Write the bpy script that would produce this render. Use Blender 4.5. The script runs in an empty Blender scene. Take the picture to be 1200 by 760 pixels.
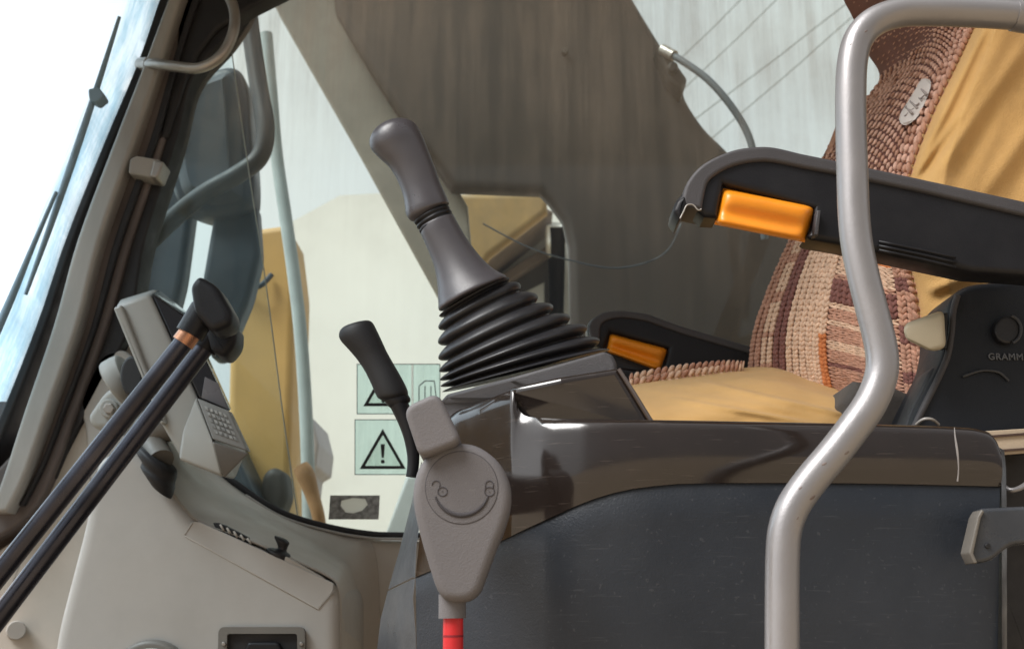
import bpy, bmesh, math, random
from mathutils import Vector, noise
from mathutils.geometry import tessellate_polygon
random.seed(7)
R = math.radians
SC = bpy.context.scene
COL = SC.collection

# ---------------------------------------------------------------- camera, sky, sun, exposure
CAM = Vector((0.0, 0.0, 1.75)); PITCH = R(15.0); F = 1287.0      # F in photograph pixels (1200 wide)
cd = bpy.data.cameras.new('camera'); cam = bpy.data.objects.new('camera', cd); COL.objects.link(cam)
cam.location = CAM; cam.rotation_euler = (R(90)+PITCH, 0, 0)
cd.sensor_fit = 'HORIZONTAL'; cd.angle = 2*math.atan(600/F); cd.dof.use_dof = True; cd.dof.focus_distance = .98; cd.dof.aperture_fstop = 13; cd.clip_start = 0.02; cd.clip_end = 2000
SC.camera = cam
SUN_EL, SUN_AZ = 52.0, 235.0        # azimuth, clockwise from +Y
w = bpy.data.worlds.new('World'); SC.world = w; w.use_nodes = True
nt = w.node_tree; nt.nodes.clear()
wo = nt.nodes.new('ShaderNodeOutputWorld'); bg = nt.nodes.new('ShaderNodeBackground'); sky = nt.nodes.new('ShaderNodeTexSky')
sky.sky_type = 'NISHITA'; sky.sun_disc = False; sky.sun_elevation = R(SUN_EL); sky.sun_rotation = R(SUN_AZ)
sky.dust_density = 4.0; sky.air_density = 1.0; sky.ozone_density = 1.0
cl = nt.nodes.new('ShaderNodeTexNoise'); cl.inputs['Scale'].default_value = 2.2; cl.inputs['Detail'].default_value = 6
cr = nt.nodes.new('ShaderNodeMapRange'); cr.inputs[1].default_value = .3; cr.inputs[2].default_value = .65
cr.inputs[3].default_value = .7; cr.inputs[4].default_value = 1.0
mx = nt.nodes.new('ShaderNodeMix'); mx.data_type = 'RGBA'; 
dt = nt.nodes.new('ShaderNodeVectorMath'); dt.operation = 'DOT_PRODUCT'; dt.inputs[1].default_value = (-1.0, 0, .1)
dr_ = nt.nodes.new('ShaderNodeMapRange'); dr_.inputs[1].default_value = .24; dr_.inputs[2].default_value = .55; dr_.interpolation_type = 'SMOOTHSTEP'
mc = nt.nodes.new('ShaderNodeMix'); mc.data_type = 'RGBA'; mc.inputs[6].default_value = (6.2, 6.15, 6.15, 1); mc.inputs[7].default_value = (16, 16.2, 16.5, 1)
nt.links.new(dr_.outputs[0], mc.inputs[0]); nt.links.new(mc.outputs[2], mx.inputs[7]); nt.links.new(dt.outputs['Value'], dr_.inputs[0])
tc = nt.nodes.new('ShaderNodeTexCoord')
nt.links.new(tc.outputs['Generated'], dt.inputs[0]); nt.links.new(tc.outputs['Generated'], cl.inputs['Vector']); nt.links.new(cl.outputs['Fac'], cr.inputs[0])
nt.links.new(cr.outputs[0], mx.inputs[0]); nt.links.new(sky.outputs[0], mx.inputs[6]); 
db = nt.nodes.new('ShaderNodeSeparateXYZ'); nt.links.new(tc.outputs['Generated'], db.inputs[0])      # sky dimming added on the camera's side to darken reflections
dm = nt.nodes.new('ShaderNodeMapRange'); dm.inputs[1].default_value = -.9; dm.inputs[2].default_value = .1; dm.inputs[3].default_value = .32; dm.inputs[4].default_value = 1; dm.interpolation_type = 'SMOOTHSTEP'
nt.links.new(db.outputs['Y'], dm.inputs[0]); ms = nt.nodes.new('ShaderNodeMix'); ms.data_type = 'RGBA'; ms.blend_type = 'MULTIPLY'; ms.inputs[0].default_value = 1
nt.links.new(mx.outputs[2], ms.inputs[6]); nt.links.new(dm.outputs[0], ms.inputs[7]); nt.links.new(ms.outputs[2], bg.inputs[0])
bg.inputs[1].default_value = 0.12; nt.links.new(bg.outputs[0], wo.inputs[0])
sl = bpy.data.lights.new('sun', 'SUN'); sl.energy = 3.0; sl.angle = R(30); sl.color = (1, .98, .955)
so = bpy.data.objects.new('sun', sl); COL.objects.link(so)
sd = Vector((math.sin(R(SUN_AZ))*math.cos(R(SUN_EL)), math.cos(R(SUN_AZ))*math.cos(R(SUN_EL)), math.sin(R(SUN_EL))))
so.rotation_euler = sd.to_track_quat('Z', 'Y').to_euler(); so.location = (-3, -3, 6)
SC.view_settings.view_transform = 'Standard'; SC.view_settings.look = 'None'
SC.view_settings.exposure = 0.36; SC.view_settings.gamma = 1
SC.render.engine = 'CYCLES'; SC.cycles.use_denoising = True
SC.cycles.max_bounces = 10; SC.cycles.transparent_max_bounces = 16; SC.cycles.caustics_reflective = False; SC.cycles.caustics_refractive = False

# ---------------------------------------------------------------- helpers
cp, sp = math.cos(PITCH), math.sin(PITCH)
def P(px, py, Y):
    """the point on the upright plane at depth Y that the photograph shows at pixel px, py"""
    x = (px-600)/F; u = (380-py)/F
    d = Vector((x, cp-u*sp, sp+u*cp))
    return CAM + d*(Y/d.y)
def K(Y): return Y/F/cp          # metres per photograph pixel at depth Y, roughly

def link(name, me, mat, parent=None, label=None):
    o = bpy.data.objects.new(name, me); COL.objects.link(o)
    if mat is not None:
        for m in (mat if isinstance(mat, (list, tuple)) else [mat]): me.materials.append(m)
    if parent is not None:
        o.parent = parent
        t = Vector((0, 0, 0)); q = parent
        while q is not None: t += q.location; q = q.parent
        o.location = -t
    if label: o['label'] = label
    return o
def thing(name, label, cat, loc=(0, 0, 0), group=None, kind=None):
    o = bpy.data.objects.new(name, None); COL.objects.link(o); o.location = loc; o.empty_display_size = .05
    o['label'] = label; o['category'] = cat
    if group: o['group'] = group
    if kind: o['kind'] = kind
    return o
def tag(o, label, cat, group=None, kind=None):
    o['label'] = label; o['category'] = cat
    if group: o['group'] = group
    if kind: o['kind'] = kind
    return o
def finish(bm, name, mat, parent=None, label=None, smooth=True, sharp=None):
    bmesh.ops.recalc_face_normals(bm, faces=bm.faces)
    lay = bm.faces.layers.int.get('flat_cap')
    for f in bm.faces: f.smooth = smooth and not (lay is not None and f[lay])
    me = bpy.data.meshes.new(name); bm.to_mesh(me); bm.free()
    if smooth:
        if sharp: me.set_sharp_from_angle(angle=R(sharp))
        if 'flat_cap' in me.attributes:
            fl = [d.value for d in me.attributes['flat_cap'].data]
            for p, v in zip(me.polygons, fl): p.use_smooth = not v
        if 'flat_cap' in me.attributes: me.attributes.remove(me.attributes['flat_cap'])
    return link(name, me, mat, parent, label)

def crom(pts, n=6, closed=False):
    """Catmull-Rom through points of any dimension"""
    pts = [tuple(p) for p in pts]; out = []; N = len(pts)
    segs = N if closed else N-1
    for i in range(segs):
        if closed: p0, p1, p2, p3 = pts[(i-1) % N], pts[i], pts[(i+1) % N], pts[(i+2) % N]
        else: p0, p1, p2, p3 = pts[max(i-1, 0)], pts[i], pts[i+1], pts[min(i+2, N-1)]
        for k in range(n):
            t = k/n; t2 = t*t; t3 = t2*t
            out.append(tuple(.5*(2*b+(c-a)*t+(2*a-5*b+4*c-d)*t2+(3*b-a-3*c+d)*t3) for a, b, c, d in zip(p0, p1, p2, p3)))
    if not closed: out.append(pts[-1])
    return out
def rc(pts, r=6, n=5):
    """closed outline with rounded corners; a third value on a point is its own radius"""
    out = []; N = len(pts)
    for i, p in enumerate(pts):
        rr = p[2] if len(p) > 2 else r
        a = Vector(pts[i-1][:2]); b = Vector(p[:2]); c = Vector(pts[(i+1) % N][:2])
        d1 = a-b; d2 = c-b; q = min(rr, d1.length*.48, d2.length*.48)
        if q < .05: out.append(tuple(b)); continue
        s = b+d1.normalized()*q; e = b+d2.normalized()*q
        for k in range(n+1):
            t = k/n; out.append(tuple(s*(1-t)**2+b*2*t*(1-t)+e*t*t))
    return out
def circle(cx, cy, r, n=40, ry=None, a0=0):
    ry = ry or r
    return [(cx+r*math.cos(a0+2*math.pi*k/n), cy+ry*math.sin(a0+2*math.pi*k/n)) for k in range(n)]

def prism_bm(bm, outline, Y0, Y1, r=.003, seg=3, dome=0.0, yf=None, mi=0, tri=False):
    """solid with a traced outline, upright face at depth Y0 and real thickness to Y1, rounded rims"""
    if bm.faces.layers.int.get('flat_cap') is None: bm.faces.layers.int.new('flat_cap')
    pts = []
    for (px, py) in outline:
        yy = Y0 + (yf(px, py) if yf else 0); v = P(px, py, yy); pts.append((v.x, v.z, yy-Y0))
    A = sum(pts[i-1][0]*pts[i][1]-pts[i][0]*pts[i-1][1] for i in range(len(pts)))
    if A < 0: pts.reverse()
    N = len(pts); nrm = []
    for i in range(N):
        a = Vector(pts[i-1][:2]); b = Vector(pts[i][:2]); c = Vector(pts[(i+1) % N][:2])
        e1 = (b-a); e2 = (c-b)
        e1 = e1.normalized() if e1.length > 1e-9 else e2.normalized()
        e2 = e2.normalized() if e2.length > 1e-9 else e1
        n1 = Vector((-e1.y, e1.x)); n2 = Vector((-e2.y, e2.x)); m = n1+n2
        if m.length < 1e-6: m = n1
        m.normalize(); m /= max(.55, m.dot(n1)); nrm.append(m)
    r = min(r, abs(Y1-Y0)*.49)
    loops = []
    D = Y1-Y0
    prof = []
    if dome: prof.append((r*2.2, -dome))
    if r > 0:
        prof.append((r*1.25, 0 if not dome else -dome*.4))
        for k in range(seg+1):
            a = math.pi/2*k/seg; prof.append((r*(1-math.sin(a)), r*(1-math.cos(a))))
        prof.append((0, D-r))
        prof.append((r*.3, D-r*.3)); prof.append((r, D))
    else:
        prof += [(0, 0), (0, D)]
    for ins, dep in prof:
        q2 = [Vector((p[0]+n.x*ins, p[1]+n.y*ins)) for p, n in zip(pts, nrm)]
        if ins > 0:
            for _ in range(14):
                bad = 0
                for i in range(N):
                    j = (i+1) % N
                    e0 = Vector((pts[j][0]-pts[i][0], pts[j][1]-pts[i][1])); e1 = q2[j]-q2[i]
                    if e1.dot(e0) < -1e-12:
                        c_ = (q2[i]+q2[j])/2; q2[i] = c_.copy(); q2[j] = c_.copy(); bad += 1
                if not bad: break
        loops.append([bm.verts.new((q.x, Y0+p[2]+dep, q.y)) for p, q in zip(pts, q2)])
    fs = []
    for a, b in zip(loops[:-1], loops[1:]):
        for i in range(N):
            j = (i+1) % N; fs.append(bm.faces.new((a[i], a[j], b[j], b[i])))
    flat = bm.faces.layers.int.get('flat_cap')
    tris = tessellate_polygon([[Vector((p[0], p[1], 0)) for p in pts]]) if tri else []
    for lp in (loops[0], loops[-1]):
        if not tri:
            q = []
            for v in lp:
                if not q or (v.co-q[-1].co).length > 2e-6: q.append(v)
            while len(q) > 3 and (q[0].co-q[-1].co).length <= 2e-6: q.pop()
            f = bm.faces.new(q); f[flat] = 0 if yf else 1; fs.append(f)
        for t in tris:
            v = [lp[i] for i in t]
            if min((v[0].co-v[1].co).length, (v[1].co-v[2].co).length, (v[2].co-v[0].co).length) < 2e-6: continue
            f = bm.faces.new(v); f[flat] = 1; fs.append(f)
    for f in fs: f.material_index = mi
def prism(name, outline, Y0, Y1, mat, parent=None, r=.003, seg=3, dome=0.0, yf=None, label=None, sharp=35, tri=False):
    bm = bmesh.new(); prism_bm(bm, outline, Y0, Y1, r, seg, dome, yf, 0, tri)
    return finish(bm, name, mat, parent, label, sharp=sharp)

def tube_bm(bm, path, rad, n=16, sub=8, flat=1.0, cap=True, spline=True):
    """round bar along 3-D points; rad is a number or a list (one per point)"""
    rr = rad if isinstance(rad, (list, tuple)) else [rad]*len(path)
    q = [(*p, a) for p, a in zip(path, rr)]
    q = crom(q, sub) if spline and len(q) > 2 else q
    pts = [Vector(p[:3]) for p in q]; rs = [p[3] for p in q]
    T = [(pts[min(i+1, len(pts)-1)]-pts[max(i-1, 0)]).normalized() for i in range(len(pts))]
    u = T[0].orthogonal().normalized(); loops = []
    for i, p in enumerate(pts):
        u = (u-T[i]*u.dot(T[i])).normalized(); v = T[i].cross(u)
        loops.append([bm.verts.new(p+u*math.cos(2*math.pi*k/n)*rs[i]+v*math.sin(2*math.pi*k/n)*rs[i]*flat) for k in range(n)])
    for a, b in zip(loops[:-1], loops[1:]):
        for k in range(n): bm.faces.new((a[k], a[(k+1) % n], b[(k+1) % n], b[k]))
    if cap: bm.faces.new(loops[0]); bm.faces.new(list(reversed(loops[-1])))
def tube(name, path, rad, mat, parent=None, n=20, sub=8, label=None, spline=True, flat=1.0, sharp=45):
    bm = bmesh.new(); tube_bm(bm, path, rad, n, sub, flat, True, spline)
    return finish(bm, name, mat, parent, label, sharp=sharp)

def ringloft(name, pairs, Y, mat, parent=None, dr=1.0, tilt=.12, n=32, sub=4, label=None, sharp=None, power=2.0, close=True):
    """body of rings: each ring is given by the two ends of its diameter in the photograph (lx, ly, rx, ry[, depth ratio])"""
    bm = bmesh.new(); loops = []
    pr = [tuple(p) if len(p) == 5 else (*p, dr) for p in pairs]
    for (lx, ly, rx, ry, d) in (crom(pr, sub) if sub > 1 else pr):
        a = P(lx, ly, Y); b = P(rx, ry, Y); c = (a+b)/2; h = (b-a)/2; L = h.length*d
        D = Vector((0, L, L*tilt)); lp = []
        for k in range(n):
            t = 2*math.pi*k/n; cx, sx = math.cos(t), math.sin(t)
            if power != 2:
                cx = math.copysign(abs(cx)**(2/power), cx); sx = math.copysign(abs(sx)**(2/power), sx)
            lp.append(bm.verts.new(c+h*cx+D*sx))
        loops.append(lp)
    for a, b in zip(loops[:-1], loops[1:]):
        for k in range(n): bm.faces.new((a[k], a[(k+1) % n], b[(k+1) % n], b[k]))
    if close: bm.faces.new(loops[0]); bm.faces.new(list(reversed(loops[-1])))
    return finish(bm, name, mat, parent, label, sharp=sharp)

def loft(name, rows, mat, parent=None, label=None, sharp=40, thick=0.0):
    bm = bmesh.new(); V = [[bm.verts.new(p) for p in r] for r in rows]
    for a, b in zip(V[:-1], V[1:]):
        for i in range(len(a)-1): bm.faces.new((a[i], a[i+1], b[i+1], b[i]))
    o = finish(bm, name, mat, parent, label, sharp=sharp)
    if thick:
        m = o.modifiers.new('Solidify', 'SOLIDIFY'); m.thickness = thick; m.offset = 1 if thick < 0 else -1
        m.thickness = abs(thick)
    return o
def box_bm(bm, a, b, mi=0):
    v = [bm.verts.new((x, y, z)) for x in (a[0], b[0]) for y in (a[1], b[1]) for z in (a[2], b[2])]
    for f in ((0, 1, 3, 2), (4, 6, 7, 5), (0, 4, 5, 1), (2, 3, 7, 6), (0, 2, 6, 4), (1, 5, 7, 3)):
        bm.faces.new([v[i] for i in f]).material_index = mi
def hexa(name, front, back, mat, parent=None, bev=.003, label=None):
    """six-sided solid from four front and four back points"""
    bm = bmesh.new(); v = [bm.verts.new(p) for p in list(front)+list(back)]
    n = len(front)
    bm.faces.new(v[:n]); bm.faces.new(list(reversed(v[n:])))
    for i in range(n): j = (i+1) % n; bm.faces.new((v[i], v[j], v[n+j], v[n+i]))
    bmesh.ops.recalc_face_normals(bm, faces=bm.faces)
    if bev: bmesh.ops.bevel(bm, geom=list(bm.edges), offset=bev, segments=3, profile=.5, affect='EDGES', clamp_overlap=True)
    return finish(bm, name, mat, parent, label, sharp=35)

# ---------------------------------------------------------------- materials
MATS = {}
def M(name, col, rough=.5, metal=0.0, bump=0.0, bscale=400.0, var=.12, vscale=9.0, spec=.5, coat=0.0, dust=0.0, dcol=(.42, .39, .35),
      stretch=(1, 1, 1), rvar=.12, speck=0.0, scratch=0.0, sheen=0.0, dscale=14.0):
    m = bpy.data.materials.new(name); m.use_nodes = True; t = m.node_tree; N = t.nodes; L = t.links
    b = N['Principled BSDF']; b.inputs['Metallic'].default_value = metal
    b.inputs['Specular IOR Level'].default_value = spec; b.inputs['Coat Weight'].default_value = coat; b.inputs['Coat Roughness'].default_value = .12
    b.inputs['Sheen Weight'].default_value = sheen
    tc = N.new('ShaderNodeTexCoord'); mp = N.new('ShaderNodeMapping'); mp.inputs['Scale'].default_value = stretch
    L.new(tc.outputs['Object'], mp.inputs[0])
    def nz(scale, det=4, rough_=.6):
        n = N.new('ShaderNodeTexNoise'); n.inputs['Scale'].default_value = scale; n.inputs['Detail'].default_value = det; n.inputs['Roughness'].default_value = rough_
        L.new(mp.outputs[0], n.inputs['Vector']); return n.outputs['Fac']
    def ramp(src, a, c, lo=0.0, hi=1.0):
        r_ = N.new('ShaderNodeMapRange'); r_.inputs[1].default_value = a; r_.inputs[2].default_value = c; r_.inputs[3].default_value = lo; r_.inputs[4].default_value = hi
        L.new(src, r_.inputs[0]); return r_.outputs[0]
    def mix(fac, a, c):
        x = N.new('ShaderNodeMix'); x.data_type = 'RGBA'
        for i, v in ((0, fac), (6, a), (7, c)):
            if hasattr(v, 'links') or hasattr(v, 'is_linked'): L.new(v, x.inputs[i])
            elif i == 0: x.inputs[0].default_value = v
            else: x.inputs[i].default_value = (*v[:3], 1)
        return x.outputs[2]
    c0 = tuple(max(0, k*(1-var)) for k in col); c1 = tuple(min(1, k*(1+var)) for k in col)
    vn = nz(vscale, 5); colour = mix(ramp(vn, .3, .7), c0, c1)
    if dust:
        dn = ramp(nz(dscale, 7, .7), .45, .75, 0, dust); colour = mix(dn, colour, dcol)
    if speck:
        sn = ramp(nz(260, 2), .66, .72, 0, speck); colour = mix(sn, colour, dcol)
    if scratch:
        sm = N.new('ShaderNodeMapping'); sm.inputs['Scale'].default_value = (6, 6, 90); sm.inputs['Rotation'].default_value = (.0, .35, 0)
        L.new(tc.outputs['Object'], sm.inputs[0]); s2 = N.new('ShaderNodeTexNoise'); s2.inputs['Scale'].default_value = 6; s2.inputs['Detail'].default_value = 8
        L.new(sm.outputs[0], s2.inputs['Vector']); sn = ramp(s2.outputs['Fac'], .62, .72, 0, scratch); colour = mix(sn, colour, dcol)
    L.new(colour, b.inputs['Base Color'])
    rn = ramp(nz(vscale*2.3, 6), .3, .7, max(.02, rough-rvar), min(1, rough+rvar)); L.new(rn, b.inputs['Roughness'])
    if bump:
        bn = N.new('ShaderNodeBump'); bn.inputs['Strength'].default_value = bump; bn.inputs['Distance'].default_value = .0008
        L.new(nz(bscale, 3), bn.inputs['Height']); L.new(bn.outputs[0], b.inputs['Normal'])
    MATS[name] = m; return m
beige = M('beige_plastic', (.48, .455, .425), .55, bump=.12, bscale=700, var=.06, dust=.2, dcol=(.36, .32, .27), dscale=5, scratch=.06)
beige_dk = M('beige_wall_plastic', (.53, .485, .43), .55, bump=.12, bscale=700, var=.06, dust=.2, dcol=(.36, .31, .25))
greyhouse = M('monitor_grey', (.36, .36, .34), .5, bump=.1, bscale=600, var=.05, dust=.1)
screenm = M('screen_black', (.02, .02, .024), .12, var=.1)
black = M('black_rubber', (.014, .014, .016), .55, bump=.2, bscale=500, var=.2, dust=.05, dcol=(.12, .11, .11))
boot = M('bellows_rubber', (.016, .016, .019), .42, bump=.15, bscale=350, var=.25, dust=.12, dcol=(.10, .095, .10))
blackpl = M('black_plastic', (.013, .013, .0155), .42, spec=.3, bump=.2, bscale=600, var=.15, dust=.06, dcol=(.06, .06, .06))
padm = M('textured_grey_plastic', (.055, .052, .056), .55, bump=.5, bscale=900, var=.15, speck=.25, dcol=(.14, .13, .14))
joym = M('joystick_plastic', (.072, .067, .075), .38, bump=.2, spec=.65, bscale=800, var=.12, speck=.15, dcol=(.16, .15, .16))
lockm = M('lock_lever_plastic', (.15, .142, .147), .6, bump=.45, bscale=900, var=.07, speck=.12, dcol=(.22, .2, .2), dust=.15, dscale=30)
lockdk = M('lock_disc_print', (.065, .06, .066), .8)
orange = M('orange_plastic', (.90, .30, .012), .42, bump=.1, var=.06, coat=.1, dust=.28, dcol=(.45, .17, .02), dscale=25, rvar=.15)
redm = M('red_tape', (.62, .02, .025), .45, var=.12, dust=.2, dcol=(.3, .03, .03), dscale=40)
silver = M('silver_paint', (.31, .30, .305), .40, metal=.5, bump=.15, bscale=500, var=.05, dust=.10, dcol=(.35, .31, .28), coat=.15)
chip = M('chipped_primer', (.20, .16, .145), .7)
steel = M('worn_steel', (.38, .35, .32), .38, metal=.6, bump=.2, bscale=300, var=.25, dust=.25, dcol=(.13, .09, .07))
trim = M('brown_gloss_trim', (.021, .0155, .0135), .16, var=.25, coat=.6, spec=.5, scratch=.35, dcol=(.10, .08, .07), rvar=.1, bump=.06, bscale=60)
body = M('console_grain', (.017, .0225, .032), .44, scratch=.16, bump=.35, bscale=520, var=.16, vscale=5, speck=.2, dcol=(.13, .135, .145), dust=.09, dscale=7)
endm = M('console_end_grey', (.05, .055, .064), .35, bump=.2, var=.15, dust=.1)
rodm = M('dark_steel_rod', (.06, .06, .075), .28, metal=.75, bump=.12, bscale=150, var=.35, dust=.2, dcol=(.10, .08, .07))
copper = M('bare_copper_metal', (.55, .27, .16), .35, metal=.8)
frameb = M('frame_black_rubber', (.014, .013, .015), .6, bump=.2, dust=.1, dcol=(.08, .06, .05))
channel = M('bronze_channel', (.135, .112, .105), .45, metal=.2, bump=.25, bscale=200, var=.35, vscale=16, dust=.4, dcol=(.06, .04, .033), stretch=(1, 1, .25))
alum = M('aluminium_strip', (.41, .39, .365), .42, metal=.1, bump=.2, bscale=200, var=.15, dust=.25, dcol=(.2, .165, .14), stretch=(1, 1, .3))
clipm = M('cream_clip', (.36, .33, .30), .5, dust=.3, dcol=(.3, .26, .22))
tanm = M('tan_cloth', (.62, .365, .125), .88, bump=1.0, bscale=650, var=.14, vscale=14, sheen=.2, dust=.1, dcol=(.44, .29, .13))
weave = M('dark_seat_weave', (.085, .075, .068), .9, bump=.9, bscale=500, var=.3)
yk = {'cream': M('yarn_cream', (.76, .52, .37), .9, bump=.8, bscale=1800, var=.25, vscale=160), 'pink': M('yarn_dusty_pink', (.54, .29, .20), .9, bump=.8, bscale=1800, var=.25, vscale=160),
      'brown': M('yarn_brown', (.23, .095, .078), .9, bump=.8, bscale=1800, var=.3, vscale=160), 'rust': M('yarn_rust', (.62, .21, .07), .9, bump=.8, bscale=1800, var=.25, vscale=160),
      'net': M('yarn_net', (.74, .45, .34), .9, bump=.8, bscale=1800, var=.25, vscale=160), 'base': M('yarn_ground', (.19, .085, .065), .9, bump=.5, bscale=800, var=.2)}
YK = ['base', 'cream', 'pink', 'brown', 'rust', 'net']; YM = [yk[k] for k in YK]
patchm = M('woven_label', (.62, .56, .52), .8, bump=.3)
patchink = M('label_thread', (.36, .31, .29), .8)
darkside = M('seat_side_plastic', (.012, .0145, .0195), .45, spec=.3, bump=.3, bscale=700, var=.15, dust=.08, dcol=(.07, .07, .08))
cream = M('cream_knob', (.50, .44, .32), .45, var=.05, bump=.1)
strapm = M('strap_beige', (.50, .40, .29), .75, bump=.4, var=.1); strapdk = M('strap_brown', (.07, .04, .03), .8)
boomm = M('weathered_boom_paint', (.034, .022, .016), .6, bump=.3, bscale=60, var=.3, vscale=2.2, dust=.5, dcol=(.018, .013, .011), dscale=3, stretch=(1, 1, .45))
boomlt = M('pale_band_paint', (.26, .235, .20), .6, bump=.25, bscale=60, var=.2, vscale=4, dust=.5, dcol=(.16, .135, .11), dscale=6)
darkm = M('undercarriage_dark', (.024, .018, .0145), .6, var=.35, vscale=3, dust=.3, dcol=(.05, .042, .037))
yellow = M('machine_yellow', (.56, .34, .11), .5, var=.1, vscale=3, dust=.3, dcol=(.36, .25, .11), dscale=5)
mirror_m = M('mirror_shell', (.022, .034, .05), .45, var=.25, vscale=4, dust=.15, dcol=(.1, .11, .12))
staym = M('stay_tube_black', (.02, .029, .038), .5, var=.2)
stayl = M('stay_tube_grey', (.50, .55, .57), .5, var=.1)
hosem = M('hose_bluegrey', (.10, .125, .15), .5, var=.2)
wallw = M('white_plaster', (.85, .85, .83), .85, bump=.3, bscale=6, var=.10, vscale=.35, dust=.35, dcol=(.60, .59, .56), dscale=.8)
walld = M('grey_plaster', (.36, .355, .34), .85, var=.12, vscale=.8)
woodr = M('brown_eave', (.14, .105, .085), .8, var=.2)
lilac = M('grey_cabinet', (.42, .41, .45), .6, var=.06)
groundm = M('sandy_ground', (.36, .28, .19), .95, bump=.6, bscale=4, var=.25, vscale=.8, dust=.3, dcol=(.22, .18, .13), dscale=2)
wirem = M('wire_grey', (.28, .31, .32), .6)
inkm = M('decal_black', (.012, .012, .014), .5); decalw = M('decal_white', (.72, .74, .70), .6); decalgrey = M('decal_mottled', (.30, .30, .29), .7, var=.5, vscale=120)
rooft = M('roof_lining', (.20, .19, .18), .8)

def glass(name, tint, dust, dcol, streak=(7, 7, 1.2), extra=None, grade=False):
    m = bpy.data.materials.new(name); m.use_nodes = True; t = m.node_tree; N = t.nodes; L = t.links; N.clear()
    out = N.new('ShaderNodeOutputMaterial'); tr = N.new('ShaderNodeBsdfTransparent'); tr.inputs[0].default_value = (*tint, 1)
    gl = N.new('ShaderNodeBsdfGlossy'); gl.inputs['Roughness'].default_value = .03; gl.inputs['Color'].default_value = (.9, .95, 1, 1)
    lw0 = N.new('ShaderNodeLayerWeight'); pw = N.new('ShaderNodeMath'); pw.operation = 'POWER'; pw.inputs[1].default_value = 4.0; L.new(lw0.outputs['Facing'], pw.inputs[0])
    lw = N.new('ShaderNodeMath'); lw.operation = 'MULTIPLY_ADD'; lw.inputs[1].default_value = .5; lw.inputs[2].default_value = .02; L.new(pw.outputs[0], lw.inputs[0])
    if extra:      # noise that tints the glass in long streaks
        mp_ = N.new('ShaderNodeMapping'); mp_.inputs['Scale'].default_value = extra; tc_ = N.new('ShaderNodeTexCoord'); L.new(tc_.outputs['Object'], mp_.inputs[0])
        n_ = N.new('ShaderNodeTexNoise'); n_.inputs['Scale'].default_value = 1; n_.inputs['Detail'].default_value = 5; n_.inputs['Roughness'].default_value = .7; L.new(mp_.outputs[0], n_.inputs['Vector'])
        r_ = N.new('ShaderNodeMapRange'); r_.inputs[1].default_value = .36; r_.inputs[2].default_value = .56; L.new(n_.outputs['Fac'], r_.inputs[0])
        x_ = N.new('ShaderNodeMix'); x_.data_type = 'RGBA'; x_.inputs[6].default_value = (*tint, 1); x_.inputs[7].default_value = (.88, .95, .98, 1); L.new(r_.outputs[0], x_.inputs[0]); L.new(x_.outputs[2], tr.inputs[0])
    m1 = N.new('ShaderNodeMixShader'); L.new(lw.outputs[0], m1.inputs[0]); L.new(tr.outputs[0], m1.inputs[1]); L.new(gl.outputs[0], m1.inputs[2])
    d1 = N.new('ShaderNodeBsdfDiffuse'); d1.inputs[0].default_value = (*dcol, 1); d2 = N.new('ShaderNodeBsdfTranslucent'); d2.inputs[0].default_value = (*dcol, 1)
    df = N.new('ShaderNodeMixShader'); df.inputs[0].default_value = .55; L.new(d1.outputs[0], df.inputs[1]); L.new(d2.outputs[0], df.inputs[2])
    tc = N.new('ShaderNodeTexCoord')
    def nz(sc, det, lo, hi, a, b):
        mp = N.new('ShaderNodeMapping'); mp.inputs['Scale'].default_value = sc; L.new(tc.outputs['Object'], mp.inputs[0])
        n = N.new('ShaderNodeTexNoise'); n.inputs['Scale'].default_value = 1; n.inputs['Detail'].default_value = det; n.inputs['Roughness'].default_value = .65; L.new(mp.outputs[0], n.inputs['Vector'])
        r = N.new('ShaderNodeMapRange'); r.inputs[1].default_value = lo; r.inputs[2].default_value = hi; r.inputs[3].default_value = a; r.inputs[4].default_value = b; L.new(n.outputs['Fac'], r.inputs[0]); return r.outputs[0]
    s1 = nz((streak[0]*7, 1, streak[2]*2.2), 4, .35, .8, .45, 1.5); s2 = nz((4.2, 1, 3.0), 6, .36, .64, .55, 1.45)
    mu = N.new('ShaderNodeMath'); mu.operation = 'MULTIPLY'; L.new(s1, mu.inputs[0]); L.new(s2, mu.inputs[1])
    m2_ = N.new('ShaderNodeMath'); m2_.operation = 'MULTIPLY'; L.new(mu.outputs[0], m2_.inputs[0]); m2_.inputs[1].default_value = dust; m2_.use_clamp = True
    if grade:      # reflected haze put into the dust film: denser towards the top, thin low down
        vd = N.new('ShaderNodeVectorMath'); vd.operation = 'DOT_PRODUCT'; vd.inputs[1].default_value = (.15, 0, 1); L.new(tc.outputs['Object'], vd.inputs[0])
        gr = N.new('ShaderNodeMapRange'); gr.inputs[1].default_value = 2.22; gr.inputs[2].default_value = 2.88; gr.inputs[3].default_value = .12; gr.inputs[4].default_value = 2.1; gr.interpolation_type = 'SMOOTHSTEP'; L.new(vd.outputs['Value'], gr.inputs[0])
        m3_ = N.new('ShaderNodeMath'); m3_.operation = 'MULTIPLY'; L.new(mu.outputs[0], m3_.inputs[0]); L.new(gr.outputs[0], m3_.inputs[1]); L.new(m3_.outputs[0], m2_.inputs[0])
    m2 = N.new('ShaderNodeMixShader'); L.new(m2_.outputs[0], m2.inputs[0]); L.new(m1.outputs[0], m2.inputs[1]); L.new(df.outputs[0], m2.inputs[2])
    L.new(m2.outputs[0], out.inputs[0]); return m
sideglass = glass('dusty_side_glass', (.905, .955, .93), .10, (.62, .53, .46), grade=True)
paneglass = glass('second_pane_glass', (.92, .955, .97), .03, (.45, .50, .52))
frontglass = glass('windshield_glass', (.86, .93, .97), .03, (.5, .55, .6))
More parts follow.
